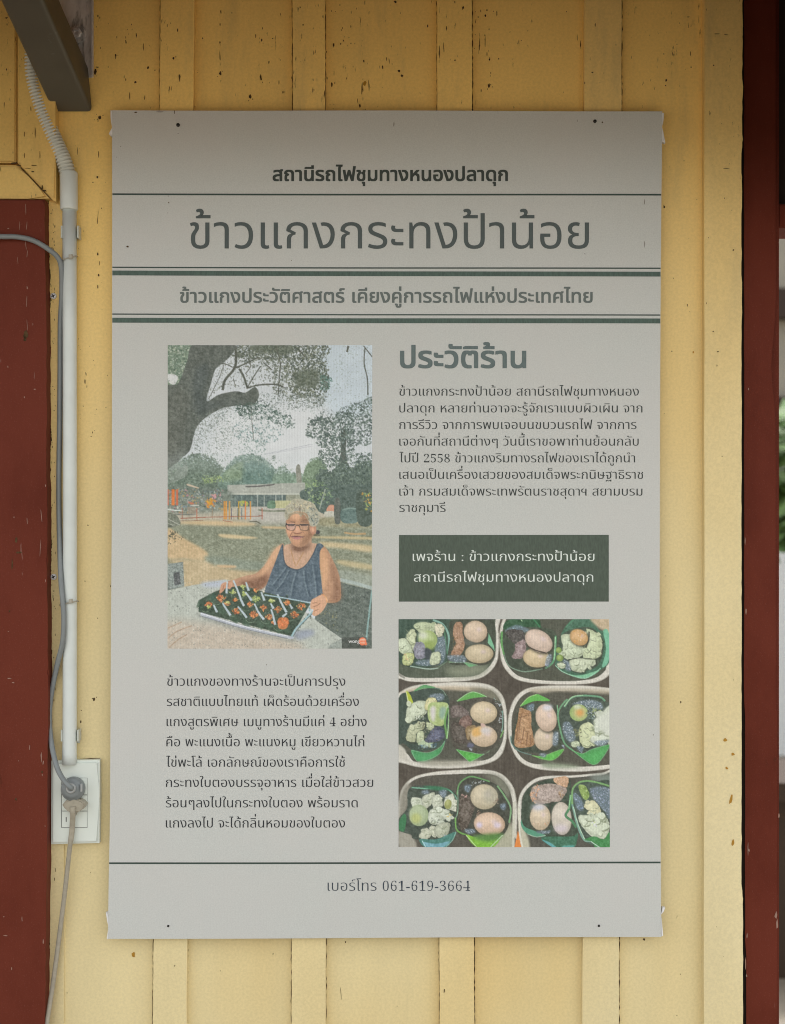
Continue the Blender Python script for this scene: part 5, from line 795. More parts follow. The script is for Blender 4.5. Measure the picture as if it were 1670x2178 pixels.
    chunk([(430, 600), (560, 550), (660, 600), (760, 700), (600, 720), (660, 770), (440, 770)], (196, 204, 186)); P.dots([(450, 680), (620, 680), (640, 760), (450, 760)], 20, .7, 1.6, [(110, 120, 104), (140, 150, 132)])
    chunk([(640, 440), (740, 365), (780, 480), (820, 600), (720, 590), (630, 540)], (200, 204, 184)); P.ell(680, 510, 48, 66, (150, 156, 92), .2); P.ell(672, 490, 24, 40, (178, 184, 120), .2, soft=1)
    P.dots([(650, 640), (740, 640), (720, 690), (660, 680)], 8, .8, 1.8, [(216, 190, 96)])
    chunk([(290, 930), (380, 830), (460, 880), (440, 950), (340, 980)], (190, 194, 172)); chunk([(430, 820), (500, 810), (520, 950), (460, 930)], (196, 200, 178)); chunk([(520, 800), (700, 760), (680, 900), (610, 960), (520, 940)], (176, 182, 160)); rice([(620, 920), (670, 930), (650, 980)], 8)
    P.poly([(300, 980), (520, 980), (780, 880), (740, 980), (640, 1090), (380, 1090)], (74, 130, 118), amp=8); P.poly([(350, 1020), (520, 1040), (700, 1010), (600, 1090), (390, 1090)], (110, 164, 176), amp=10); P.line([(330, 1000), (380, 1085)], 12, (170, 210, 210)); P.line([(785, 880), (740, 990), (650, 1080)], 10, (140, 186, 170))
    P.poly([(810, 340), (860, 220), (1000, 150), (1240, 200), (1420, 330), (1510, 560), (1500, 760), (1420, 920), (1240, 960), (860, 920), (790, 800)], (70, 74, 64), amp=8)
    P.line([(800, 380), (830, 240), (920, 160), (1020, 140), (1240, 205)], 18, (104, 160, 98)); P.line([(1340, 260), (1440, 400), (1520, 560), (1500, 760)], 22, (122, 166, 118)); P.line([(780, 690), (790, 840), (860, 900), (920, 915)], 21, (112, 166, 86)); P.line([(810, 320), (810, 600), (780, 700)], 10, (140, 180, 150))
    rice([(900, 260), (990, 250), (960, 350), (910, 330)], 22, ((130, 160, 186), (180, 200, 214))); P.dots([(1000, 200), (1200, 190), (1100, 250), (980, 260)], 18, .8, 1.8, [(150, 166, 170), (200, 206, 206), (110, 116, 110)])
    meat([(850, 390), (950, 390), (1040, 500), (1010, 640), (950, 800), (860, 860), (810, 700), (830, 500)], (98, 90, 80), (150, 142, 130), 80); P.dots([(860, 380), (930, 390), (920, 430), (880, 420)], 8, 1, 2, [(196, 160, 150)]); P.dots([(1040, 600), (1120, 580), (1120, 680), (1060, 680)], 16, .8, 1.8, [(170, 140, 120), (190, 170, 150), (110, 90, 76)])
    egg(1165, 410, 185, 170, .1, (196, 186, 158)); P.ell(1250, 390, 100, 110, (172, 170, 150), soft=4, a=.7); P.dots([(1280, 430), (1370, 420), (1340, 520), (1290, 500)], 12, .8, 2, [(120, 104, 90), (150, 136, 120)]); egg(1235, 775, 210, 158, .08, (208, 182, 156)); P.ell(1100, 790, 40, 40, (206, 196, 216), soft=2); P.ell(1340, 790, 50, 40, (210, 196, 206), soft=2)
    rice([(900, 850), (1020, 840), (1040, 890), (950, 910)], 22); rice([(1380, 510), (1460, 500), (1440, 590), (1390, 570)], 20, ((120, 150, 180), (200, 214, 224)))
    P.poly([(920, 920), (1050, 950), (1320, 970), (1400, 930), (1290, 1080), (1060, 1085)], (126, 186, 60), amp=8); P.poly([(1040, 930), (1400, 900), (1380, 960), (1240, 1010), (1060, 980)], (88, 136, 66), soft=3); P.line([(920, 925), (1060, 1080)], 10, (190, 220, 160)); P.line([(1410, 925), (1250, 1085)], 10, (180, 206, 170))
    # -- box 6 (bottom right) --
    P.T = T6
    box([(1900, 90), (1500, 110), (1000, 150), (620, 160), (400, 200), (220, 330), (110, 520), (85, 800), (130, 1100), (200, 1500), (2000, 1500)], [(1900, 140), (1500, 150), (1000, 190), (640, 205), (430, 250), (270, 360), (165, 530), (150, 800), (165, 1000), (290, 1500), (2000, 1500)], (84, 84, 74))
    P.poly([(1300, 170), (1700, 140), (1700, 330), (1500, 290)], (120, 132, 122), soft=4)
    P.poly([(140, 1020), (230, 1120), (290, 1380), (130, 1380)], (186, 184, 160), soft=2); P.line([(30, 600), (20, 1000), (10, 1380)], 46, (196, 196, 178)); P.line([(110, 700), (120, 1100), (170, 1380)], 30, (208, 208, 190))
    P.poly([(95, 1080), (150, 1375), (30, 1375)], (222, 132, 60), smooth=False)
    P.poly([(160, 620), (240, 400), (420, 280), (700, 200), (960, 200), (1000, 500), (1030, 900), (1100, 1100), (1000, 1180), (400, 1190), (220, 1100), (150, 940)], (66, 80, 66), amp=8)
    P.poly([(150, 900), (210, 1020), (430, 1110), (560, 1170), (400, 1190), (240, 1130), (150, 1010)], (84, 150, 120)); P.line([(560, 1165), (400, 1190), (250, 1140)], 12, (160, 190, 166))
    meat([(690, 210), (860, 170), (950, 200), (940, 310), (900, 360), (760, 310)], (204, 166, 132), (226, 196, 166), 40)
    meat([(330, 360), (480, 310), (700, 290), (900, 360), (910, 440), (800, 580), (560, 630), (420, 640), (310, 540)], (172, 158, 146), (206, 190, 184), 110); P.dots([(310, 360), (460, 310), (430, 460), (380, 640), (310, 520)], 34, 1, 2.4, [(222, 166, 126), (214, 180, 140), (196, 140, 104)]); P.dots([(780, 400), (900, 400), (860, 560), (760, 540)], 24, .8, 2, [(120, 96, 72), (186, 150, 104)])
    P.line([(700, 610), (640, 640), (640, 860)], 30, (64, 70, 60))
    egg(470, 860, 175, 220, 0, (204, 188, 160)); P.ell(440, 690, 120, 50, (192, 196, 208), soft=4); P.dots([(330, 960), (620, 940), (560, 1060), (380, 1040)], 16, .7, 1.6, [(222, 190, 160), (196, 150, 110)]); egg(830, 880, 170, 280, -.06, (200, 192, 176)); P.ell(820, 1050, 120, 70, (206, 196, 204), soft=4, a=.8)
    rice([(410, 1090), (540, 1090), (650, 1080), (600, 1130), (440, 1130)], 18, ((200, 212, 222), (170, 190, 200)))
    P.line([(985, 480), (960, 700), (900, 830), (1000, 920), (1080, 1030)], 42, (80, 136, 94)); P.line([(985, 480), (950, 720)], 16, (150, 206, 150))
    P.poly([(490, 1200), (1000, 1180), (1100, 1120), (1090, 1240), (1020, 1370), (700, 1370)], (66, 116, 90), amp=8); P.poly([(500, 1240), (640, 1290), (740, 1370), (680, 1370)], (96, 166, 166)); P.poly([(860, 1340), (1040, 1330), (1010, 1375), (850, 1375)], (90, 160, 150), soft=1)
    P.poly([(1010, 380), (1120, 270), (1400, 250), (1700, 330), (1700, 1380), (1500, 1380), (1200, 1250), (1080, 1000), (1010, 640)], (74, 90, 78), amp=8)
    P.line([(1010, 640), (1015, 400), (1110, 280), (1260, 245), (1430, 270), (1640, 330)], 29, (122, 170, 106)); P.line([(1010, 640), (1100, 1000), (1210, 1240), (1330, 1260)], 32, (122, 166, 148)); P.line([(1030, 680), (1110, 980), (1220, 1230)], 12, (190, 220, 190))
    rice([(1030, 480), (1100, 470), (1200, 640), (1180, 750), (1080, 700)], 70, ((150, 174, 210), (186, 202, 226), (120, 146, 170))); rice([(1320, 370), (1660, 400), (1660, 900), (1560, 760), (1400, 600)], 190, ((168, 178, 214), (196, 202, 226), (140, 154, 180)))
    P.poly([(1120, 320), (1230, 330), (1300, 480), (1240, 570), (1160, 480)], (138, 166, 90), amp=12); P.dots([(1130, 330), (1240, 340), (1290, 480), (1190, 500)], 20, .8, 2, [(176, 196, 130), (96, 126, 70), (150, 176, 104)])
    chunk([(1240, 620), (1360, 570), (1440, 640), (1500, 760), (1440, 830), (1370, 800), (1220, 690)], (204, 204, 166))
    chunk([(1120, 840), (1180, 820), (1560, 860), (1640, 1000), (1620, 1120), (1540, 1220), (1300, 1150), (1130, 940)], (194, 204, 180)); P.dots([(1280, 900), (1450, 900), (1420, 1020), (1300, 1010)], 14, .8, 2, [(206, 206, 220), (180, 190, 90)])
    P.poly([(1210, 1240), (1380, 1180), (1540, 1230), (1640, 1110), (1700, 1400), (1440, 1400), (1330, 1270)], (70, 140, 80), amp=8); P.line([(1320, 1265), (1480, 1375)], 14, (190, 214, 200))
    P.im += (4 * P.noise(2) + 5 * P.noise(4))[..., None]; P.im = P.im + (P.im.mean(2, keepdims=True) - P.im) * .10
    return P

# ------------------------------------------------------------------ the setting
g = mesh('ground', [(-120, -120, 0), (120, -120, 0), (120, 120, 0), (-120, 120, 0)], [(0, 1, 2, 3)])
tag(link('ground', g, M_ground), kind='structure')
bm = bmesh.new(); box(bm, (-4.5, CAN_Y, CAN_Z), (4.5, -.0, CAN_Z + .04)); box(bm, (-4.5, CAN_Y - .05, LIP_Z), (4.5, CAN_Y - .002, CAN_Z + .06))
tag(link('unseen_awning', from_bm('unseen_awning', bm), M_awning), kind='structure')  # unseen awning; its front board hangs low to cut sky light

# ------------------------------------------------------------------ the boarded wall
wall = tag(empty('wooden_wall', (-.1, 0, .0)), 'yellow painted timber wall of wide boards and narrow battens behind the poster', 'wall')
ZT, ZB = 2.92, -.0
def pyz(z): return CY - (z - CZ) / S
TOP, BOT = pyz(ZT), pyz(ZB)
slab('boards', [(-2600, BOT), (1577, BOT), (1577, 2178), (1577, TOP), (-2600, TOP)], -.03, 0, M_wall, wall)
EDGE = random.Random(5)
def wavy(xt, xb, jit=.5, step=34):
    """one long edge from xt at the picture's top to xb at its foot, not quite straight; runs on above and below"""
    ys = [TOP] + list(range(-40, 2230, step)) + [BOT]; out = []; w = 0
    for y in ys:
        w = w * .7 + EDGE.uniform(-jit, jit)
        yy = min(max(y, -300), 2500)
        out.append((xt + (xb - xt) * yy / 2178 + w, y))
    return out
BAT = [(341, 325.5, 412.8, 397), (623, 620.7, 691.8, 693), (930, 935.7, 1003.6, 1009), (1243.5, 1239.6, 1322.5, 1316.7)]
cracks = []
for lt, lb, rt, rb in BAT:
    L = wavy(lt, lb); Rr = wavy(rt, rb)
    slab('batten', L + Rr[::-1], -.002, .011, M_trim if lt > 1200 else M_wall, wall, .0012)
    cracks += [(L, -1.0, .7), (Rr, .8, 1.35)]
for x0 in (-1500, -1150, -800, -450, -150):
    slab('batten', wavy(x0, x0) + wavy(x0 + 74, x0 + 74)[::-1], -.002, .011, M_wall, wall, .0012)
L = wavy(1498.8, 1497.7, .3); Rr = [(1577.5 + (2 if y < 300 else 0) + (3 if y > 1900 else 0) + EDGE.uniform(-1.3, 1.3) * (1 if y < 700 else .5), y) for _, y in wavy(1580, 1578, 0, 16)]
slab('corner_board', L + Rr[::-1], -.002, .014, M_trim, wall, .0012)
cracks.append((L, -1.2, 1.0))
def crack_mesh(specs, t):
    vs, fs = [], []
    for line, off, wid in specs:
        prev = None
        for (x, y), (x2, y2) in zip(line, line[1:]):
            if y2 < -60 or y > 2260: prev = None; continue
            for k in range(5):
                f = k / 5; yy = y + (y2 - y) * f; xx = x + (x2 - x) * f + off + EDGE.uniform(-.5, .5)
                w = wid * max(.0, EDGE.uniform(-.1, 1.15)) + .12
                a, b = W(xx - w, yy, t), W(xx + w, yy, t)
                vs += [a, b]; i = len(vs)
                if prev is not None: fs.append((prev - 2, prev - 1, i - 1, i - 2))
                prev = i
    return mesh('paint_crack', vs, fs)
link('paint_crack', crack_mesh(cracks, .0012), M_chip, wall)
def depth_at(px, py=0):
    for lt, lb, rt, rb in BAT:
        if lt - 2 < px < rt + 1: return .0114
    if px > 1499: return .0144
    if 106 < px < 134 and py > 430: return .0039
    if px < 118: return .0218
    return .0004
def fleck(vs, fs, px, py, w, h, t=None, rot=0, n=9):
    """one irregular chip of missing paint, w by h dots"""
    t = depth_at(px, py) if t is None else t; i0 = len(vs); ph = EDGE.uniform(0, 6)
    for k in range(n):
        a = 2 * math.pi * k / n; r = EDGE.uniform(.6, 1.15)
        x, y = math.cos(a) * w / 2 * r, math.sin(a) * h / 2 * r
        vs.append(W(px + x * math.cos(rot) - y * math.sin(rot), py + x * math.sin(rot) + y * math.cos(rot), t))
    fs.append(tuple(range(i0, i0 + n))[::-1])
def marks(name, vs, fs, mat, parent):
    for f in fs: link(name, mesh(name, [vs[i] for i in f], [tuple(range(len(f)))]), mat, parent)
vs, fs = [], []
KNOWN = [(203, 152, 9, 18), (246, 118, 5, 9), (268, 90, 4, 12), (288, 175, 9, 7), (315, 144, 6, 10), (290, 75, 3, 16), (305, 100, 3, 20), (276, 205, 3, 22), (308, 208, 3, 14), (369, 124, 7, 7), (382, 165, 4, 26), (378, 64, 3, 12), (360, 190, 2.5, 20),
         (470, 25, 4, 12), (468, 90, 4, 8), (468, 120, 2.5, 34), (469, 156, 8, 11), (470, 172, 2, 8), (557, 85, 4, 10), (555, 165, 6, 16), (572, 132, 4, 9), (532, 205, 8, 12), (602, 196, 4, 8), (580, 82, 4, 4), (645, 53, 4, 5), (687, 35, 3, 10), (710, 95, 5, 12), (706, 180, 5, 14), (690, 200, 3, 26),
         (841, 4, 8, 7), (822, 125, 2.4, 14), (814, 143, 4, 14), (828, 130, 2.2, 18), (849, 151, 9, 9), (855, 161, 9, 8), (770, 190, 3.5, 40), (766, 225, 6, 12), (761, 215, 2, 18), (774, 130, 4, 8), (910, 55, 3.5, 9), (985, 17, 6, 10), (950, 60, 3, 16), (968, 128, 5, 4), (935, 110, 3, 40), (944, 100, 2.5, 30), (1032, 90, 2, 34), (1020, 95, 2.4, 44), (1041, 127, 4, 6), (1040, 182, 7, 13), (1061, 125, 3, 6), (1085, 68, 3, 3), (1109, 86, 3, 3), (1205, 25, 3, 3), (1235, 95, 3, 24), (1228, 80, 2, 20), (1260, 154, 7, 4), (1417, 171, 5, 8), (1416, 182, 4, 5), (1470, 143, 3.5, 4), (1464, 36, 10, 3), (1440, 94, 3, 3), (1412, 115, 3, 4), (1525, 72, 20, 2.4), (1545, 74, 14, 2.4), (1518, 139, 5, 4), (1455, 342, 3, 3), (1545, 358, 20, 2), (1413, 440, 6, 9), (1560, 532, 6, 5),
         (1462, 649, 2.6, 10), (1429, 747, 4, 4), (1517, 705, 4, 4), (1527, 748, 5, 4), (1448, 1493, 4, 7), (1415, 1225, 2, 2), (212, 250, 10, 12), (210, 328, 2.4, 24), (165, 320, 1.8, 26), (207, 377, 5, 8), (198, 388, 4, 4), (216, 443, 3, 4), (208, 465, 2, 40), (208, 540, 5, 9), (212, 560, 2, 12), (210, 585, 5, 8), (208, 610, 3, 10), (183, 795, 2.4, 10), (181, 812, 4, 14), (185, 822, 2, 8), (197, 920, 3, 6), (194, 928, 5, 2), (177, 864, 3, 3), (200, 1488, 8, 12), (187, 1117, 4, 4), (181, 1236, 3, 4), (208, 1315, 3, 3), (172, 1535, 5, 7), (173, 1511, 3, 4), (235, 1247, 3, 6),
         (372, 2054, 2.6, 7), (469, 2065, 2.6, 3), (581, 2029, 2.6, 7), (945, 2107, 3.5, 11), (1370, 1998, 8, 7), (725, 2110, 1.4, 40), (735, 2004, 5, 5), (845, 2140, 2.5, 2.5), (1440, 2160, 3, 4), (1447, 2072, 3, 4), (1440, 1950, 1.6, 10), (193, 1856, 2, 3), (330, 2014, 3, 3), (143, 2112, 3, 3), (116, 1870, 2, 12), (118, 1850, 1.6, 14)]
for px, py, w, h in KNOWN:
    w, h = w * .74, h * .8
    fleck(vs, fs, px, py, w, h, rot=EDGE.uniform(-.12, .12))
    if w * h > 50:
        for _ in range(3): fleck(vs, fs, px + EDGE.uniform(-w, w), py + EDGE.uniform(-h, h), w * .35, h * .3)
for _ in range(120):                       # small ones, thick near the top of the wall
    py = abs(EDGE.gauss(0, 1)) * 150 - 20; px = EDGE.choice([EDGE.uniform(205, 340), EDGE.uniform(340, 720), EDGE.uniform(690, 760), EDGE.uniform(1005, 1050), EDGE.uniform(200, 1570)])
    if 236 < py and 236 < px < 1410: continue
    s = EDGE.choice([1.2, 1.5, 1.8, 2.4]); fleck(vs, fs, px, py, s, s * EDGE.uniform(.8, 4.5), n=6)
for _ in range(45):
    px = EDGE.choice([EDGE.uniform(166, 232), EDGE.uniform(1412, 1570)]); py = EDGE.uniform(240, 1000); s = EDGE.choice([1., 1.3, 1.7]); fleck(vs, fs, px, py, s, s * EDGE.uniform(.8, 3), n=6)
for _ in range(80):
    py = EDGE.uniform(430, 1500); s = EDGE.choice([1, 1.3, 1.7]); fleck(vs, fs, EDGE.uniform(107, 118), py, s, s * EDGE.uniform(1.5, 6), n=6)
link('paint_chip', mesh('paint_chip', vs, fs), M_chip, wall)
vs, fs = [], []
for px, py, w, h, r in ((776, 178, 8, 13, .5), (284, 2031, 8, 15, 0), (1559, 1604, 9, 8, 0), (1546, 1634, 6, 7, 0), (1555, 1701, 7, 22, .25), (1559, 1793, 6, 16, .1), (1475, 749, 5, 6, 0), (1543, 1574, 9, 8, 0)):
    fleck(vs, fs, px, py, w, h, None, r)
marks('seed_husk', vs, fs, M_orange, wall)

# ------------------------------------------------------------------ window corner and red board on the left
win = tag(empty('window_frame', W(60, 300)), 'yellow mitred window frame corner with sunk panel above the red board', 'window frame')
slab('panel', [(-700, 346), (34, 346), (35, TOP), (-700, TOP)], 0, .012, M_winf, win, .002)
stile = [(36.5, TOP), (36.5, 345), (112, 425), (118, 428), (118, 300), (117.5, TOP)]
slab('stile', stile, 0, .021, M_winf, win, .0025)
slab('rail', [(-700, 350), (34.5, 350), (60, 374), (84, 400), (106, 421), (60, 423), (-700, 420)], 0, .020, M_winf, win, .003)
vs, fs = [], []
ln = [(36, 346), (44, 355), (53, 366), (70, 383), (88, 402), (97, 412), (108, 424)]
for (x, y), (x2, y2) in zip(ln, ln[1:]):
    i = len(vs); w = EDGE.uniform(.5, 1.3); vs += [W(x, y - w, .0217), W(x, y + w, .0217), W(x2, y2 + w, .0217), W(x2, y2 - w, .0217)]; fs.append((i, i + 1, i + 2, i + 3))
for q in ((40, 352, 12, 2), (60, 358, 16, 1.4), (72, 352, 14, 2), (70, 365, 8, 3), (30, 347, 16, 5), (85, 330, 1.5, 18), (52, 330, 2, 12), (75, 280, 2, 26), (66, 232, 2, 14), (52, 285, 2, 16), (14, 38, 8, 4), (14, 148, 2.5, 6), (90, 398, 3, 10), (94, 405, 10, 3)): fleck(vs, fs, *q, t=.0218)
link('mitre_crack', mesh('mitre_crack', vs, fs), M_chip, win)

redb = tag(empty('red_board', W(50, 1300)), 'dark red painted board with white scratches left of the socket and cable', 'board')
RE = [(95, 424), (96, 520), (99, 700), (99.5, 850), (99, 1000), (101, 1120), (100, 1240), (102, 1400), (103, 1500), (101, 1600), (100.5, 1800), (98, 1980), (95, 2178), (92, 2400), (92, BOT)]
ed = []
for (x, y), (x2, y2) in zip(RE, RE[1:]):
    for k in range(10): ed.append((x + (x2 - x) * k / 10 + EDGE.uniform(-.9, .9), y + (y2 - y) * k / 10))
slab('board', ed + [(92, BOT), (-2600, BOT), (-2600, 424)], 0, .026, M_red, redb, .002)
vs, fs = [], []
for q in ((55, 445, 2.2, 40), (57, 480, 2.4, 26), (55, 520, 2, 30), (58, 540, 2.6, 22), (42, 480, 2, 26), (38, 555, 1.5, 26), (58, 612, 4, 10), (57, 640, 2, 34), (58, 690, 1.6, 30), (70, 690, 2, 8), (74, 828, 7, 4), (73, 800, 1.6, 20), (52, 845, 4, 6), (88, 1095, 3, 40), (58, 1108, 2.4, 20), (86, 1165, 2.2, 46), (17, 780, 3, 7), (88, 1610, 5, 30), (92, 1622, 4, 14), (63, 1590, 3, 16), (40, 1618, 2, 5), (47, 1955, 3, 14), (92, 2003, 4, 18), (90, 1648, 3, 6), (18, 1343, 6, 2), (20, 1443, 14, 3), (28, 1452, 10, 3), (30, 1100, 3, 6), (97, 1235, 2.5, 8), (97, 1033, 4, 8), (18, 486, 8, 3), (96, 1757, 3, 4), (12, 1990, 14, 3), (25, 2060, 3, 8), (8, 1950, 5, 3)):
    fleck(vs, fs, q[0], q[1], q[2] * .62, q[3] * .8, t=.0265, rot=EDGE.uniform(-.12, .12))
marks('paint_scratch', vs, fs, M_scratch, redb)
vs, fs = [], []
for q in ((55, 712, 13, 20), (53, 722, 8, 10), (90, 1642, 4, 5), (34, 1700, 5, 6), (35, 1150, 6, 14), (40, 1175, 14, 6), (26, 1200, 3, 30), (20, 1300, 3, 6)): fleck(vs, fs, *q, t=.0265)
marks('dark_stain', vs, fs, M_chip, redb)
# yellow strip between the red board and the wall, with its split joint
strip = tag(empty('edge_strip', W(110, 1300)), 'narrow yellow painted strip with cracked paint beside the red board', 'strip')
sl = [(x - 2, y) for x, y in ed]; cl = [(105 + (2.2 if 900 < y < 1500 else 0) - (1.5 if y > 1700 else 0) + 2.2 * math.sin(y * .023) + 1.1 * math.sin(y * .11) + EDGE.uniform(-.8, .8), y) for _, y in ed]
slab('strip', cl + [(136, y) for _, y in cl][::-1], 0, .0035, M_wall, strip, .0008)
slab('sunk_band', sl + [(x + .4, y) for x, y in cl][::-1], 0, .0015, M_winf, strip)
link('paint_crack', crack_mesh([(cl, -.4, 1.5), ([(x - 3.2, y) for x, y in cl], 0, .55), (ed, 1.2, .9)], .0042), M_chip, strip)

# ------------------------------------------------------------------ door frame on the right
door = tag(empty('door_frame', W(1615, 1100, -.03)), 'dark red painted door jamb at the right edge of the wall', 'door frame')
JL = [(1581 + (4 if y > 1500 else 2) + (2.5 if y > 2000 else 0) + EDGE.uniform(-.5, .5), y) for _, y in wavy(0, 0, 0)]
JR = [(1650 + (3 if y > 1500 else 0) + (-9 * math.exp(-((y - 780) / 75) ** 2)) + (5 if y > 2060 else 0) * 0 + EDGE.uniform(-.3, .3), y) for _, y in wavy(0, 0, 0, 20)]
slab('jamb', JL + JR[::-1], -.10, -.012, M_redpost, door, .0016)
slab('door_stop', [(1640, TOP), (1657, TOP), (1657, BOT), (1640, BOT)], -.10, -.020, M_redpost, door)
slab('door_head', [(1655.5, 484), (1655.5, 434), (3400, 434), (3400, 484)], -.10, -.022, M_redpost, door, .002)
slab('transom_panel', [(1655.5, 433), (1655.5, TOP), (3400, TOP), (3400, 433)], -.10, -.05, M_fardark, door)
slab('shadow_gap', [(1578.2, TOP), (1590, TOP), (1590, BOT), (1578.2, BOT)], -.10, -.013, M_gap, door)
bm = bmesh.new(); box(bm, (.585, -.34, SHADE_BLOCK_Z), (1.9, -.023, 2.5)); link('unseen_shade_block', from_bm('unseen_shade_block', bm), M_fardark, door)  # unseen block added beside the jamb to darken its top
vs, fs = [], []
for q in ((1592, 827, 3, 6), (1591, 1805, 2, 30), (1593, 1808, 4, 8), (1589, 1990, 3, 10), (1587, 1300, 3, 14), (1651, 1946, 7, 16), (1653, 1965, 5, 24), (1657, 1735, 3, 10), (1588, 2075, 4, 6), (1576 + 9, 1150, 2, 20), (1586, 2050, 2.4, 30)): fleck(vs, fs, *q, t=-.0114)
marks('paint_scratch', vs, fs, M_scratch, door)

# ------------------------------------------------------------------ what shows beyond the doorway
far = tag(empty('far_building', (3.6, 6.2, 0)), 'grey boarded building with dark rails seen blurred beyond the door jamb', 'building')
bm = bmesh.new(); box(bm, (1.5, 6.0, 1.62), (8, 6.2, 4.2)); link('upper_wall', from_bm('upper_wall', bm), M_far, far)
bm = bmesh.new(); box(bm, (1.5, 5.9, 2.68), (8, 5.998, 2.86)); box(bm, (1.5, 5.9, 1.74), (8, 5.998, 2.20)); link('rail', from_bm('rail', bm), M_fardark, far)
bm = bmesh.new(); box(bm, (1.5, 6.02, 0), (8, 6.2, 1.618)); link('lower_wall', from_bm('lower_wall', bm), M_farwhite, far)
def shrub(loc, r, h, n, label):
    q = random.Random(int(loc[0] * 100)); root = tag(empty('young_tree', loc), label, 'tree')
    vs, fs = [], []
    for _ in range(n):
        a, rr, z = q.uniform(0, 6.28), r * math.sqrt(q.random()), q.uniform(.64, 1) * h
        c = Vector((loc[0] + rr * math.cos(a), loc[1] + rr * math.sin(a), z)); u = Vector((q.gauss(0, 1), q.gauss(0, 1), q.gauss(0, .6))).normalized(); v = u.orthogonal().normalized()
        s = q.uniform(.06, .13); i = len(vs)
        vs += [c - u * s, c + v * s * .4, c + u * s, c - v * s * .4]; fs.append((i, i + 1, i + 2, i + 3))
    link('foliage', mesh('foliage', vs, fs), M_leaf, root)
    link('stem', tube([(loc[0], loc[1], 0), (loc[0] + .02, loc[1], h * .4), (loc[0], loc[1], h * .85)], [.03, .02, .008], 8), M_fardark, root)
shrub((2.10, 4.2, 0), .40, 2.0, 700, 'bright green leafy young tree seen blurred beyond the door jamb')
bench = tag(empty('dark_bench', (1.7, 2.4, 0)), 'dark low bench seen blurred at the foot of the doorway', 'bench')
bm = bmesh.new(); box(bm, (1.0, 2.2, .58), (2.8, 2.6, .64)); link('seat', from_bm('seat', bm), M_fardark, bench)
bm = bmesh.new(); box(bm, (1.0, 2.25, .0), (2.8, 2.55, .578)); link('front_panel', from_bm('front_panel', bm), M_fardark, bench)

# ------------------------------------------------------------------ steel plate and brace, top left
plate = tag(empty('steel_plate', W(163, 100, .003)), 'galvanised upright steel plate with bolt behind the dark brace', 'plate')
slab('plate', [(122, TOP), (196, TOP), (196.5, 163), (122, 163)], 0, .0055, M_galv, plate, .0006)
slab('folded_edge', [(193, TOP), (197.5, TOP), (197.7, 161), (194, 161)], .0056, .012, M_galv, plate, .0006)
bc = W(166, 74, .0056)
bm = bmesh.new(); lathe(bm, bc, [(.0001, .001), (.0120, .001), (.0125, .0022), (.0122, .003), (.006, .0032)]); wsh = link('washer', from_bm('washer', bm), M_galv, plate)
bm = bmesh.new(); lathe(bm, (bc[0], bc[1] - .0032, bc[2]), [(.0078, 0), (.0078, .005), (.0066, .0062), (.0035, .0064), (.0034, .004)], 6); link('bolt', from_bm('bolt', bm), M_galv, plate)
brace = tag(empty('steel_brace', W(155, 190, .03)), 'dark square steel tube brace rising out from the wall at top left', 'brace')
def square_tube(p0, p1, w, h, r=.006):
    """rounded square tube from a foot cut flat to the wall up and out to p1"""
    d = (Vector(p1) - Vector(p0)).normalized(); sx = Vector((1, 0, 0)); sx = (sx - d * sx.dot(d)).normalized(); sy = d.cross(sx).normalized()
    prof = []
    for cx, cy, a0 in ((1, 1, 0), (-1, 1, 90), (-1, -1, 180), (1, -1, 270)):
        for k in range(5):
            a = R(a0 + k * 22.5); prof.append((cx * (w / 2 - r) + r * math.cos(a), cy * (h / 2 - r) + r * math.sin(a)))
    n = len(prof); vs = []
    for j, (x, y) in enumerate(prof):                     # foot: slide along the tube to the wall plane y = -0.0065
        q = Vector(p0) + sx * x + sy * y; q = q + d * ((-.0065 - q.y) / d.y); vs.append(q)
    for j, (x, y) in enumerate(prof): vs.append(Vector(p1) + sx * x + sy * y)
    fs = [(j, (j + 1) % n, n + (j + 1) % n, n + j) for j in range(n)] + [tuple(range(n))[::-1], tuple(range(n, 2 * n))]
    return mesh('tube', vs, fs)
p0 = Vector(W(153, 196, .0)); 
bdir = Vector(BRACE_DIR); link('tube', square_tube(p0, p0 + bdir * BRACE_LEN, .057, .057), M_steel, brace)

# ------------------------------------------------------------------ electric fittings
fp = curve_pts([W(60, 20, .012), W(64, 70, .012), W(68, 110, .013), W(69, 150, .014), W(74, 185, .013), W(88, 232, .013), W(106, 275, .013), W(124, 315, .013), W(137, 345, .013), W(145, 372, .012)], 26)
dist = [0]
for a, b in zip(fp, fp[1:]): dist.append(dist[-1] + float(np.linalg.norm(b - a)))
n = int(dist[-1] / .0006); ip = [np.array([np.interp(i * dist[-1] / n, dist, [p[k] for p in fp]) for k in range(3)]) for i in range(n + 1)]
rr = [.0103 + .0014 * (1 if math.sin(2 * math.pi * i * dist[-1] / n / .0048) > -.1 else -1) for i in range(n + 1)]
flex = link('flexible_conduit', tube(ip, rr, 18), M_flex); tag(flex, 'corrugated white flexible conduit bending down behind the steel brace', 'conduit')
pipe = tag(empty('conduit_pipe', W(149, 1000, .011)), 'straight white plastic conduit pipe running down to the socket', 'conduit')
link('pipe', tube([W(148, 440, .0115), W(148.5, 700, .0115), W(149, 1000, .0115), W(149, 1300, .0115), W(148.5, 1560, .0115), W(148, 1600, .0115), W(148, 1625, .0115)], [.0101] * 5 + [.0103, .0108], 24), M_pvc, pipe)
link('coupling', tube([W(146.5, 366, .012), W(146.5, 368, .012), W(147, 444, .012), W(147, 446.5, .012), W(147, 446.6, .012)], [.0118, .0126, .0126, .0122, .0102], 24), M_pvc, pipe)
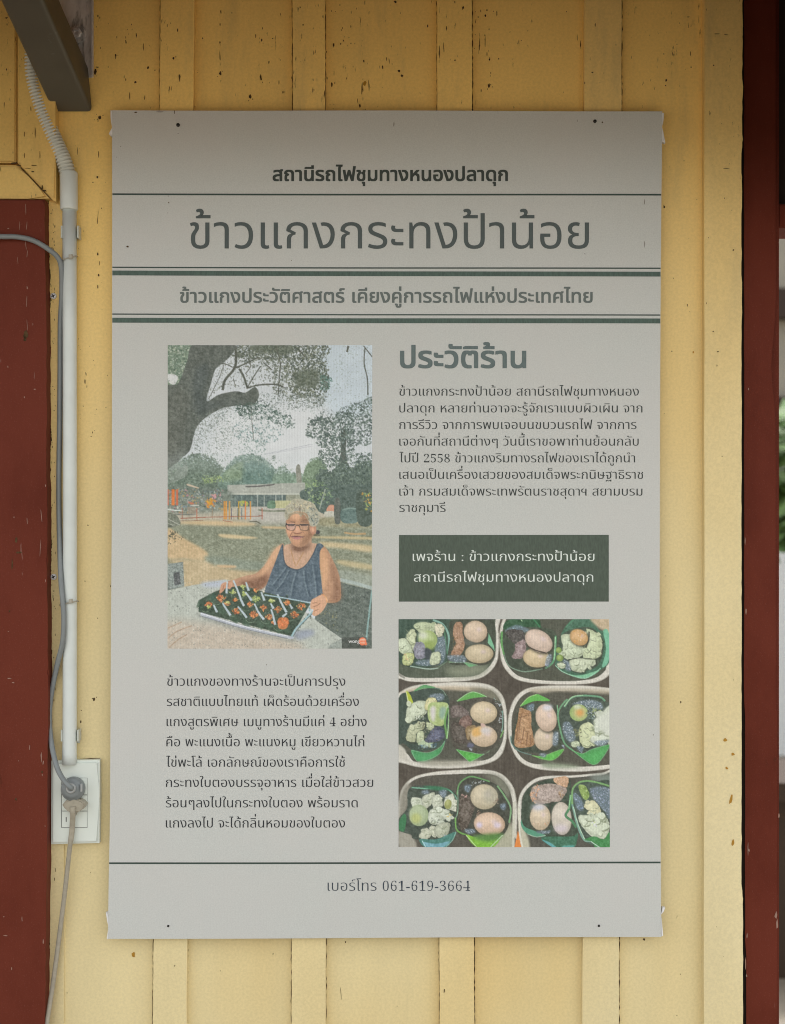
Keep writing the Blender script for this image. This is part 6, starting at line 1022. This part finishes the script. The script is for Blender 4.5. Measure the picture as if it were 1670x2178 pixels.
def clip(cx, y0, y1, half, label, rot=0):
    root = tag(empty('pipe_clip', W(cx, (y0 + y1) / 2, .004)), label, 'clip', 'white clips holding the conduit')
    for s in (-1, 1):
        bm = bmesh.new(); pr = []
        x0 = cx + s * (half + .5); x1 = cx + s * (half + 4)
        prism(bm, [(W(x0, y0, .016)[0], W(0, y0, .016)[2]), (W(x1, y0 + 1, .016)[0], W(0, y0, .016)[2]), (W(x1, y1, .016)[0], W(0, y1, .016)[2]), (W(x0, y1, .016)[0], W(0, y1, .016)[2])], -.0005, -.017, .0008)
        link('clip_arm', from_bm('clip_arm', bm), M_clip, root)
    bm = bmesh.new(); prism(bm, [(W(cx - half - 7, 0)[0], W(0, y0 + 4)[2]), (W(cx + half + 7, 0)[0], W(0, y0 + 4)[2]), (W(cx + half + 7, 0)[0], W(0, y1 + 3)[2]), (W(cx - half - 7, 0)[0], W(0, y1 + 3)[2])], -.0002, -.0014); link('clip_base', from_bm('clip_base', bm), M_clip, root)
clip(72, 158, 178, 14, 'small white clip on the corrugated conduit beside the steel brace')
clip(148.5, 480, 506, 15, 'white clip on the straight pipe just above the upper cable tie')
clip(148.5, 1553, 1577, 15, 'white clip on the straight pipe just above the socket')

GC = [(-160, 496, .045), (-60, 500, .040), (0, 503, .036), (38, 504, .033), (72, 512, .031), (103, 530, .029), (124, 549, .022), (131, 575, .018), (131.5, 630, .014), (128.5, 690, .009), (128, 780, .007), (127, 900, .006), (125.5, 1000, .006), (125.5, 1080, .006), (127, 1150, .010), (129.5, 1230, .020), (134, 1283, .025), (136, 1320, .026), (133.5, 1365, .025), (124, 1405, .018), (114, 1450, .013), (107.5, 1490, .012), (105.5, 1525, .012), (107, 1560, .015), (113, 1600, .025), (123, 1636, .034), (137, 1661, .042), (150, 1675, .043), (152, 1676, .038)]
gcab = tag(empty('grey_cable', W(130, 900, .01)), 'thick grey power cable with round plug in the upper socket', 'cable')
link('cord', tube(curve_pts([W(*p) for p in GC], 9), .0037, 14), M_grey, gcab)
pc = W(158.3, 1675.3, .012)
bm = bmesh.new(); lathe(bm, (pc[0], -.0140, pc[2]), [(.0150, 0), (.0168, .001), (.0170, .008), (.0162, .0115), (.0142, .0135), (.0125, .0140), (.0122, .0150), (.008, .0155), (.004, .0155)], 40); gp = link('plug', from_bm('plug', bm, True), M_grey, gcab)
cc = W(151.5, 1676.5, .030)
bm = bmesh.new(); lathe(bm, (cc[0], -.0292, cc[2]), [(.0070, 0), (.0068, .004), (.0058, .0052), (.0040, .0052), (.0038, .002)], 24); link('cable_collar', from_bm('cable_collar', bm, True), M_plugc, gp)
slab('grip_rib', [(171, 1668), (174, 1668), (174, 1684), (171, 1684)], .027, .0315, M_plugc, gp, .0005)

BC = [(154.5, 1716, .0275), (155, 1728, .0275), (154.5, 1745, .023), (153, 1770, .020), (149, 1800, .020), (144.5, 1840, .017), (139, 1890, .014), (133, 1940, .012), (126.5, 1990, .012), (120, 2040, .013), (114, 2085, .015), (107, 2130, .018), (100, 2175, .022), (90, 2240, .03), (70, 2400, .05)]
bcab = tag(empty('beige_cord', W(140, 1900, .01)), 'thin beige flat cord hanging down from the lower plug', 'cord')
link('cord', tube(curve_pts([W(*p) for p in BC], 8), [.0040 if i < 30 else .0034 for i in range((len(BC) - 1) * 8 + 1)], 12, .6), M_beige, bcab)
bm = bmesh.new()
out = [(132.5, 1712), (138, 1705), (146, 1701), (158, 1700), (170, 1701), (178, 1705), (183.5, 1712), (178, 1720), (170, 1725), (164, 1728.5), (150, 1729), (144, 1725), (137, 1719)]
prism(bm, [(W(x, y, .026)[0], W(x, y, .026)[2]) for x, y in out], -.0128, -.0275, .0022); bp = link('plug', from_bm('plug', bm), M_beige, bcab)
for i, (xa, xb, yy) in enumerate(((148, 161, 1716), (149, 161, 1720), (149.5, 160.5, 1724), (150, 160, 1728))):
    slab('strain_ridge', [(xa, yy), (xb, yy), (xb, yy + 2.2), (xa, yy + 2.2)], .027, .0300, M_beige, bp, .0004)
slab('strain_relief', [(148, 1729), (161, 1729), (158.5, 1737), (150.5, 1737)], .014, .0276, M_beige, bp, .001)

sock = tag(empty('wall_socket', W(159, 1706, .006)), 'white double wall socket plate with two plugs pushed in', 'socket')
slab('cover_plate', [(108, 1619), (211, 1617), (212, 1690), (210.5, 1794.5), (107.5, 1797)], 0, .0130, M_plate, sock, .0038)
slab('frame_gap', [(130.6, 1654.5), (186, 1654.5), (186, 1760.5), (130.6, 1760.5)], .0127, .01325, M_black, sock)
for y0, y1 in ((1655.2, 1690.2), (1691.6, 1724.6), (1725.8, 1759.8)):
    slab('socket_module', [(131.6, y0), (185.2, y0), (185.2, y1), (131.6, y1)], .0132, .0141, M_plate, sock, .0003)
slab('slot_mark', [(140, 1738), (141.8, 1738), (141.8, 1748), (140, 1748)], .0140, .01425, M_black, sock)
slab('plate_edge_gap', [(112, 1616.8), (130, 1615.8), (170, 1614.6), (192, 1613), (213, 1613.5), (214.5, 1630), (211.5, 1633), (211, 1619)], 0, .0015, M_chip, wall)

def screw(px, py, label):
    c = W(px, py, .0036); root = tag(empty('screw', c), label, 'screw', 'small cross head screws')
    bm = bmesh.new(); lathe(bm, (c[0], c[1], c[2]), [(.0046, 0), (.0046, .0010), (.0037, .0020), (.0012, .0023)], 20); link('head', from_bm('head', bm, True), M_screw, root)
    bm = bmesh.new()
    for a in (.5, .5 + math.pi / 2):
        u = Vector((math.cos(a), 0, math.sin(a))); v = Vector((-u.z, 0, u.x)); k = []
        for s, t in ((-1, -1), (1, -1), (1, 1), (-1, 1)): k.append(bm.verts.new(Vector((c[0], c[1] - .00245, c[2])) + u * .0026 * s + v * .0007 * t))
        bm.faces.new(k)
    link('cross_slot', from_bm('cross_slot', bm), M_black, root)
screw(114, 630, 'small zinc cross head screw in the yellow strip, the upper of two')
screw(114.5, 1227, 'small zinc cross head screw in the yellow strip, the lower of two')
def tie(py, x0, x1, label):
    root = tag(empty('cable_tie', W(148, py, .022)), label, 'cable tie', 'pale cable ties round the conduit')
    band = [W(x0 - 1, py + 6, .003), W(x0 + 1, py + 6, .012)] + [W(x, py + 5 - 8 * (x - x0) / (x1 - x0), .0115 + .0112 * math.sqrt(max(0, 1 - ((x - 148.7) / 17) ** 2)) + .0008 + (.004 if x < 138 else 0)) for x in np.linspace(x0 + 3, x1 - 1, 11)] + [W(x1 + 1, py - 2, .004)]
    link('band', tube([Vector(p) for p in band], .0010, 8), M_tie, root)
    slab('lock_head', [(146, py - 6), (153, py - 7), (154, py + 2), (146, py + 3)], .022, .0265, M_tie, root, .0008)
tie(547, 131, 164, 'thin pale cable tie round the pipe, the upper one below the clip')
tie(1281, 128, 166, 'thin pale cable tie round the pipe and grey cable, the lower one')

# ------------------------------------------------------------------ poster
poster = tag(empty('poster', W(822, 1115, .017)), 'large grey printed information poster in Thai nailed to the yellow wall', 'poster')
PT = .0190
LE = [(233, 237), (250, 238.3), (413, 238.8), (700, 238.6), (1100, 238), (1300, 236.5), (1560, 235), (1750, 234), (1836, 232), (1930, 230.5), (1997, 229.5)]
REd = [(236, 1408.8), (413, 1407), (560, 1405.7), (830, 1404.2), (1100, 1403.6), (1400, 1402.9), (1650, 1403.4), (1836, 1405.6), (1992.5, 1406.6)]
def ledge(y): return float(np.interp(y, [a for a, b in LE], [b for a, b in LE]))
def redge(y): return float(np.interp(y, [a for a, b in REd], [b for a, b in REd]))
def poster_sheet():
    ny, nx = 40, 24; vs, fs = [], []
    for lay in (0, 1):
        for j in range(ny + 1):
            for i in range(nx + 1):
                u, v = i / nx, j / ny
                yt = 234.5 + 2 * u + 1.2 * math.sin(u * 9) * .5; yb = 1997 - 4.5 * u + .6 * math.sin(u * 7)
                y = yt + (yb - yt) * v; x = ledge(y) + (redge(y) - ledge(y)) * u
                vs.append(W(x, y, PT if lay == 0 else PT - .0030))
    N = (nx + 1) * (ny + 1)
    for j in range(ny):
        for i in range(nx):
            a = j * (nx + 1) + i; q = (a, a + 1, a + nx + 2, a + nx + 1); fs.append(q[::-1]); fs.append(tuple(k + N for k in q))
    ring = [i for i in range(nx + 1)] + [j * (nx + 1) + nx for j in range(1, ny + 1)] + [ny * (nx + 1) + i for i in range(nx - 1, -1, -1)] + [j * (nx + 1) for j in range(ny - 1, 0, -1)]
    for a, b in zip(ring, ring[1:] + ring[:1]): fs.append((a, b, b + N, a + N))
    return mesh('sheet', vs, fs)
link('sheet', poster_sheet(), M_sheet, poster)
def rule(y_l, y_r, th, mat):
    n = 12; vs, fs = [], []
    for i in range(n + 1):
        u = i / n; y = y_l + (y_r - y_l) * u + .4 * math.sin(u * 5); a, b = ledge(y), redge(y); x = a + .5 + (b - a - 1) * u
        vs += [W(x, y - th / 2, PT + .0003), W(x, y + th / 2, PT + .0003)]
        if i: k = 2 * i; fs.append((k - 2, k - 1, k + 1, k))
    link('rule', mesh('rule', vs, fs), mat, poster)
rule(413, 414.5, 3.6, I_line); rule(568.5, 571, 2.8, I_line); rule(580.5, 583.5, 10.2, I_bar); rule(668, 670.5, 2.6, I_line); rule(681, 683, 10.4, I_bar); rule(1836, 1834.8, 3.6, I_line)

GLY = {}
for part in GLYPHS.split('/'):
    ch, adv, body = part.split('='); ch = ':' if ch == 'COLON' else ch; cs = []
    for c in body.split('|'):
        v = list(map(int, c.split())); cs.append(np.array(v, float).reshape(-1, 2) / 1000)
    GLY[ch] = (int(adv) / 1000, cs)
UPV = 'ิีึืัํ็'; TONE = '่้๊๋์'; TALL = 'ปฝฟ'
def offset(c, dx, dy):
    """grow or thin an outline: dx moves the sides of upright strokes, dy those of level strokes"""
    c = c[np.linalg.norm(c - np.roll(c, 1, 0), axis=1) > .006]
    if not dx and not dy: return c
    p, q = np.roll(c, 1, 0), np.roll(c, -1, 0)
    e1 = c - p; e2 = q - c; e1 /= np.linalg.norm(e1, axis=1)[:, None] + 1e-9; e2 /= np.linalg.norm(e2, axis=1)[:, None] + 1e-9
    n1 = np.stack([e1[:, 1], -e1[:, 0]], 1); n2 = np.stack([e2[:, 1], -e2[:, 0]], 1)
    nn = n1 + n2; L = np.linalg.norm(nn, axis=1)[:, None]; nn = nn / np.maximum(L, .3)
    nn = nn / np.maximum(np.linalg.norm(nn, axis=1)[:, None], 1e-6) * np.clip(L / 2 * 1.25, 0, 1) * np.where(L < .8, .35, 1)
    return c + nn * np.array([dx, dy])
def area(c): return .5 * np.sum(c[:, 0] * np.roll(c[:, 1], -1) - np.roll(c[:, 0], -1) * c[:, 1])
def set_text(s, dx, dy, space=.30, track=0.0):
    """contours of one line of writing, in units of the letter size, marks stacked over their letters"""
    x = 0; out = []; prev = ''; raised = False
    for ch in s:
        if ch == ' ': x += space; prev = ''; raised = False; continue
        adv, cs = GLY[ch]; ox = x; oy = 0; sx = sy = 1
        if ch in UPV:
            raised = True
            if prev in TALL: ox -= .17
        elif ch in TONE:
            if raised: oy = .175
            if prev in TALL: ox -= .17
            if raised and ch == '่': ox -= .0
        elif ch in 'ุู': pass
        else: raised = False; prev = ch
        ddx, ddy = dx, dy
        if ch.isdigit(): ddx, ddy = min(dx, 0) - .024, min(dy, 0) * .4 - .004; sx = sy = .93
        sgn = 1 if sum(area(c) for c in cs) > 0 else -1
        for c in cs: out.append(offset(c * (sx, sy), ddx * sgn, ddy * sgn) + (ox, oy))
        x += adv * sx + (track if adv else 0)
    return out
def text_mesh(lines, dx, dy, t):
    """heavy letters are built up from shifted copies a hundredth of a millimetre apart"""
    if dx <= 0: return text_sheet(lines, dx, dy, t)
    bm = bmesh.new()
    for i, (a, b) in enumerate(((0, 0), (-1, -1), (1, -1), (-1, 1), (1, 1), (-1, 0), (1, 0))):
        mv = text_sheet(lines, 0, 0, t + i * .00001, a * dx, b * dy); bm.from_mesh(mv); bpy.data.meshes.remove(mv)
    return from_bm('writing', bm)
def text_sheet(lines, dx, dy, t, mx=0, my=0):
    """lines: (string, left dot, right dot, baseline dot, x-height dots); crossing strokes of one letter lie in layers"""
    layers = {}
    for s, x0, x1, yb, xh in lines:
        cs = set_text(s, dx, dy); lo = min(c[:, 0].min() for c in cs); hi = max(c[:, 0].max() for c in cs)
        kx = (x1 - x0) / (hi - lo); ky = xh / .55; outer = []
        sgn = np.sign(area(max(cs, key=lambda c: abs(area(c)))))
        for c in sorted(cs, key=lambda c: -abs(area(c))):
            lo_, hi_ = c.min(0), c.max(0)
            hit = [o for o in outer if (o[0] < hi_).all() and (o[1] > lo_).all()]
            if np.sign(area(c)) == sgn:
                k = 0
                while any(o[2] == k for o in hit): k += 1
                outer.append((lo_, hi_, k))
            else:
                k = next((o[2] for o in hit if (o[0] <= lo_).all() and (o[1] >= hi_).all()), 0)
            layers.setdefault(k, []).append([W(x0 + (gx + mx - lo) * kx, yb - (gy + my) * ky, t) for gx, gy in c])
    bm = bmesh.new()
    for k, cs in layers.items():
        cu = bpy.data.curves.new('writing', 'CURVE'); cu.dimensions = '2D'; cu.fill_mode = 'BOTH'
        for c in cs:
            sp = cu.splines.new('POLY'); sp.points.add(len(c) - 1); sp.use_cyclic_u = True
            for pt, w in zip(sp.points, c): pt.co = (w[0], w[2], 0, 1)
        tmp = bpy.data.objects.new('writing', cu); me = bpy.data.meshes.new_from_object(tmp)
        n = len(me.vertices); co = np.empty(n * 3); me.vertices.foreach_get('co', co); co = co.reshape(-1, 3)
        co = np.stack([co[:, 0], np.full(n, -t - k * .000004), co[:, 1]], 1); me.vertices.foreach_set('co', co.ravel()); me.update()
        bm.from_mesh(me); bpy.data.objects.remove(tmp); bpy.data.curves.remove(cu); bpy.data.meshes.remove(me)
    return from_bm('writing', bm)
T0 = PT + .0003
def write(name, lines, dx, dy, mat, parent=poster, t=T0): return link(name, text_mesh(lines, dx, dy, t), mat, parent)
write('heading_text', [(TX['head'][0], 581, 1079.5, 384.5, 22.5)], .026, .018, I_head)
write('title_text', [(TX['title'][0], 404, 1253, 528.5, 55.5)], .0, .0, I_title)
write('subtitle_text', [(TX['sub'][0], 383.5, 1260, 643.5, 22)], .020, .014, I_sub)
write('section_title', [(TX['sec'][0], 852.5, 1118, 782, 35)], .023, .018, I_sec)
sb = [841.7, 877.4, 912.7, 948, 983.6, 1018.7, 1054.3, 1089]; se = [1359, 1366.6, 1354, 1358.6, 1351, 1368, 1366.6, 948]
write('story_text', [(s, 849.5, e, b, 15.2) for s, e, b in zip(TX['story'], se, sb)], -.001, -.014, I_story)
mb = [1458.8, 1501.8, 1544.7, 1587.6, 1631, 1674, 1717.4, 1760.3]; me_ = [734.8, 763.5, 780, 775, 734, 794, 761, 734]; ms = [355.5, 355, 354.5, 354, 353.5, 353, 353, 353]
write('menu_text', [(s, a, e, b, 15.8) for s, a, e, b in zip(TX['menu'], ms, me_, mb)], -.0005, -.013, I_menu)
write('phone_text', [(TX['phone'][0], 697, 1000, 1894.9, 18)], -.010, -.018, I_phone)
pq = [W(849, 1138, T0), W(1295, 1137.6, T0), W(1295, 1279.5, T0), W(848.6, 1279.6, T0)]
panel = link('info_panel', mesh('info_panel', pq, [(3, 2, 1, 0)]), I_panel, poster)
write('panel_text', [(TX['panel'][0], 878, 1264.5, 1193.2, 15.6), (TX['panel'][1], 880.5, 1262, 1237.3, 15.6)], -.0005, -.010, I_white, panel, T0 + .0003)

def print_mesh(P, name, quad, gain, res=.8):
    """the painted picture as printed colour, one vertex per print dot"""
    nx, ny = int(P.w * res), int(P.h * res)
    im = P.im.copy()
    bl = im.copy()
    for ax in (0, 1): bl = (np.roll(bl, 1, ax) + 2 * bl + np.roll(bl, -1, ax)) / 4
    im = im + .45 * (im - bl)
    im += np.random.RandomState(4).normal(0, 3.0, im.shape[:2])[..., None]
    yy = np.clip(np.linspace(0, P.h - 1, ny), 0, P.h - 1); xx = np.clip(np.linspace(0, P.w - 1, nx), 0, P.w - 1)
    yi = np.minimum(yy.astype(int), P.h - 2); xi = np.minimum(xx.astype(int), P.w - 2); fy = (yy - yi)[:, None, None]; fx = (xx - xi)[None, :, None]
    c = (im[yi][:, xi] * (1 - fx) + im[yi][:, xi + 1] * fx) * (1 - fy) + (im[yi + 1][:, xi] * (1 - fx) + im[yi + 1][:, xi + 1] * fx) * fy
    c = np.clip(c / 255, 0, 1); c = np.where(c <= .04045, c / 12.92, ((c + .055) / 1.055) ** 2.4) * np.array(gain); c = np.clip(c, 0, .9)
    u = np.linspace(0, 1, nx)[None, :]; v = np.linspace(0, 1, ny)[:, None]
    (ax, ay), (bx, by), (cx, cy), (dx, dy) = quad
    X = (ax * (1 - u) + bx * u) * (1 - v) + (dx * (1 - u) + cx * u) * v; Y = (ay * (1 - u) + by * u) * (1 - v) + (dy * (1 - u) + cy * u) * v
    k = (D - T0) / D; co = np.stack([(X - CX) * S * k, np.full_like(X, -T0), CZ + (CY - Y) * S * k], -1).reshape(-1, 3)
    me = bpy.data.meshes.new(name); nf = (nx - 1) * (ny - 1)
    i = (np.arange(ny - 1)[:, None] * nx + np.arange(nx - 1)[None, :]).ravel()
    q = np.stack([i, i + nx, i + nx + 1, i + 1], 1).astype(np.int32)
    me.vertices.add(nx * ny); me.vertices.foreach_set('co', co.ravel().astype(np.float32))
    me.loops.add(nf * 4); me.loops.foreach_set('vertex_index', q.ravel())
    me.polygons.add(nf); me.polygons.foreach_set('loop_start', np.arange(0, nf * 4, 4, dtype=np.int32))
    at = me.color_attributes.new('print', 'FLOAT_COLOR', 'POINT')
    at.data.foreach_set('color', np.concatenate([c.reshape(-1, 3), np.ones((nx * ny, 1))], 1).ravel().astype(np.float32))
    me.update(calc_edges=True); me.validate()
    return me
photo = link('portrait_photo', print_mesh(paint_portrait(), 'portrait_photo', [(357, 734.3), (792, 734.3), (790.8, 1379.5), (356.5, 1379.5)], GAIN_P), M_print, poster)
photo['label'] = 'printed picture of an older woman holding a tray of leaf cups under a tree'
link('maker_mark', text_mesh([('wong', 741.5, 765, 1367.5, 6.2)], .01, .01, T0 + .0003), I_mark, photo)
food = link('food_photo', print_mesh(paint_food(), 'food_photo', [(848, 1317), (1295.5, 1317), (1297.3, 1802), (848, 1801.5)], GAIN_F), M_print, poster)
food['label'] = 'printed picture of lunch boxes with eggs and curry in leaf cups'

def flap(pts, t0=.012, t1=.020):
    bm = bmesh.new(); prism(bm, [(W(x, y, t1)[0], W(x, y, t1)[2]) for x, y in pts], -t0, -t1, .0003); link('torn_edge', from_bm('torn_edge', bm), M_flap, poster)
flap([(235, 234), (238, 236), (238.6, 272), (236.8, 262), (235.3, 250)]); flap([(231.5, 284), (236, 276), (238.4, 272), (238.5, 288), (234, 288)])
flap([(1409.2, 240), (1412.6, 240), (1412, 252), (1410.5, 262), (1408.4, 268)]); flap([(1408.2, 270), (1411, 280), (1415.5, 304), (1408.4, 300)])
flap([(225, 1941), (228.6, 1941), (230.5, 1955), (231, 1972), (228, 1960)]); flap([(227, 1996), (229.6, 1998.5), (231, 1984), (229.5, 1980)])
flap([(1406.4, 1945), (1410, 1930), (1415.3, 1931), (1412, 1939), (1408, 1944)]); flap([(1406.8, 1948), (1408, 1960), (1411, 1990), (1407.3, 1992)])
for px, py, r in ((379, 266, 4.0), (1265.5, 258, 3.8), (358, 1969.5, 2.4), (1274, 1969, 2.6)):
    c = W(px, py, PT); bm = bmesh.new(); lathe(bm, c, [(r * S, 0), (r * S, .0006), (r * S * .6, .0013), (r * S * .2, .0015)], 14); link('nail', from_bm('nail', bm, True), M_nail, poster)
vs, fs = [], []
for q in ((1281, 260, 4, 4), (271.5, 524.5, 6, 4), (359, 431, 3, 4), (358, 417, 2, 2), (357, 453, 2, 1.5), (257, 311, 2.2, 2), (248, 334, 1.6, 1.6), (379, 284, 2.4, 1.5), (371, 239, 2, 9), (340, 238, 18, 2), (289, 239, 8, 3), (838, 265, 1.8, 11), (620, 554, 2, 2), (567, 1414, 3, 2), (1371, 430, 1, 14), (1371, 520, 1, 14), (1228, 257, 1, 6), (1390, 1563, 2.4, 2), (620, 981, 2.6, 2.2)):
    fleck(vs, fs, *q, t=PT + .0002)
marks('dirt_speck', vs, fs, M_chip, poster)
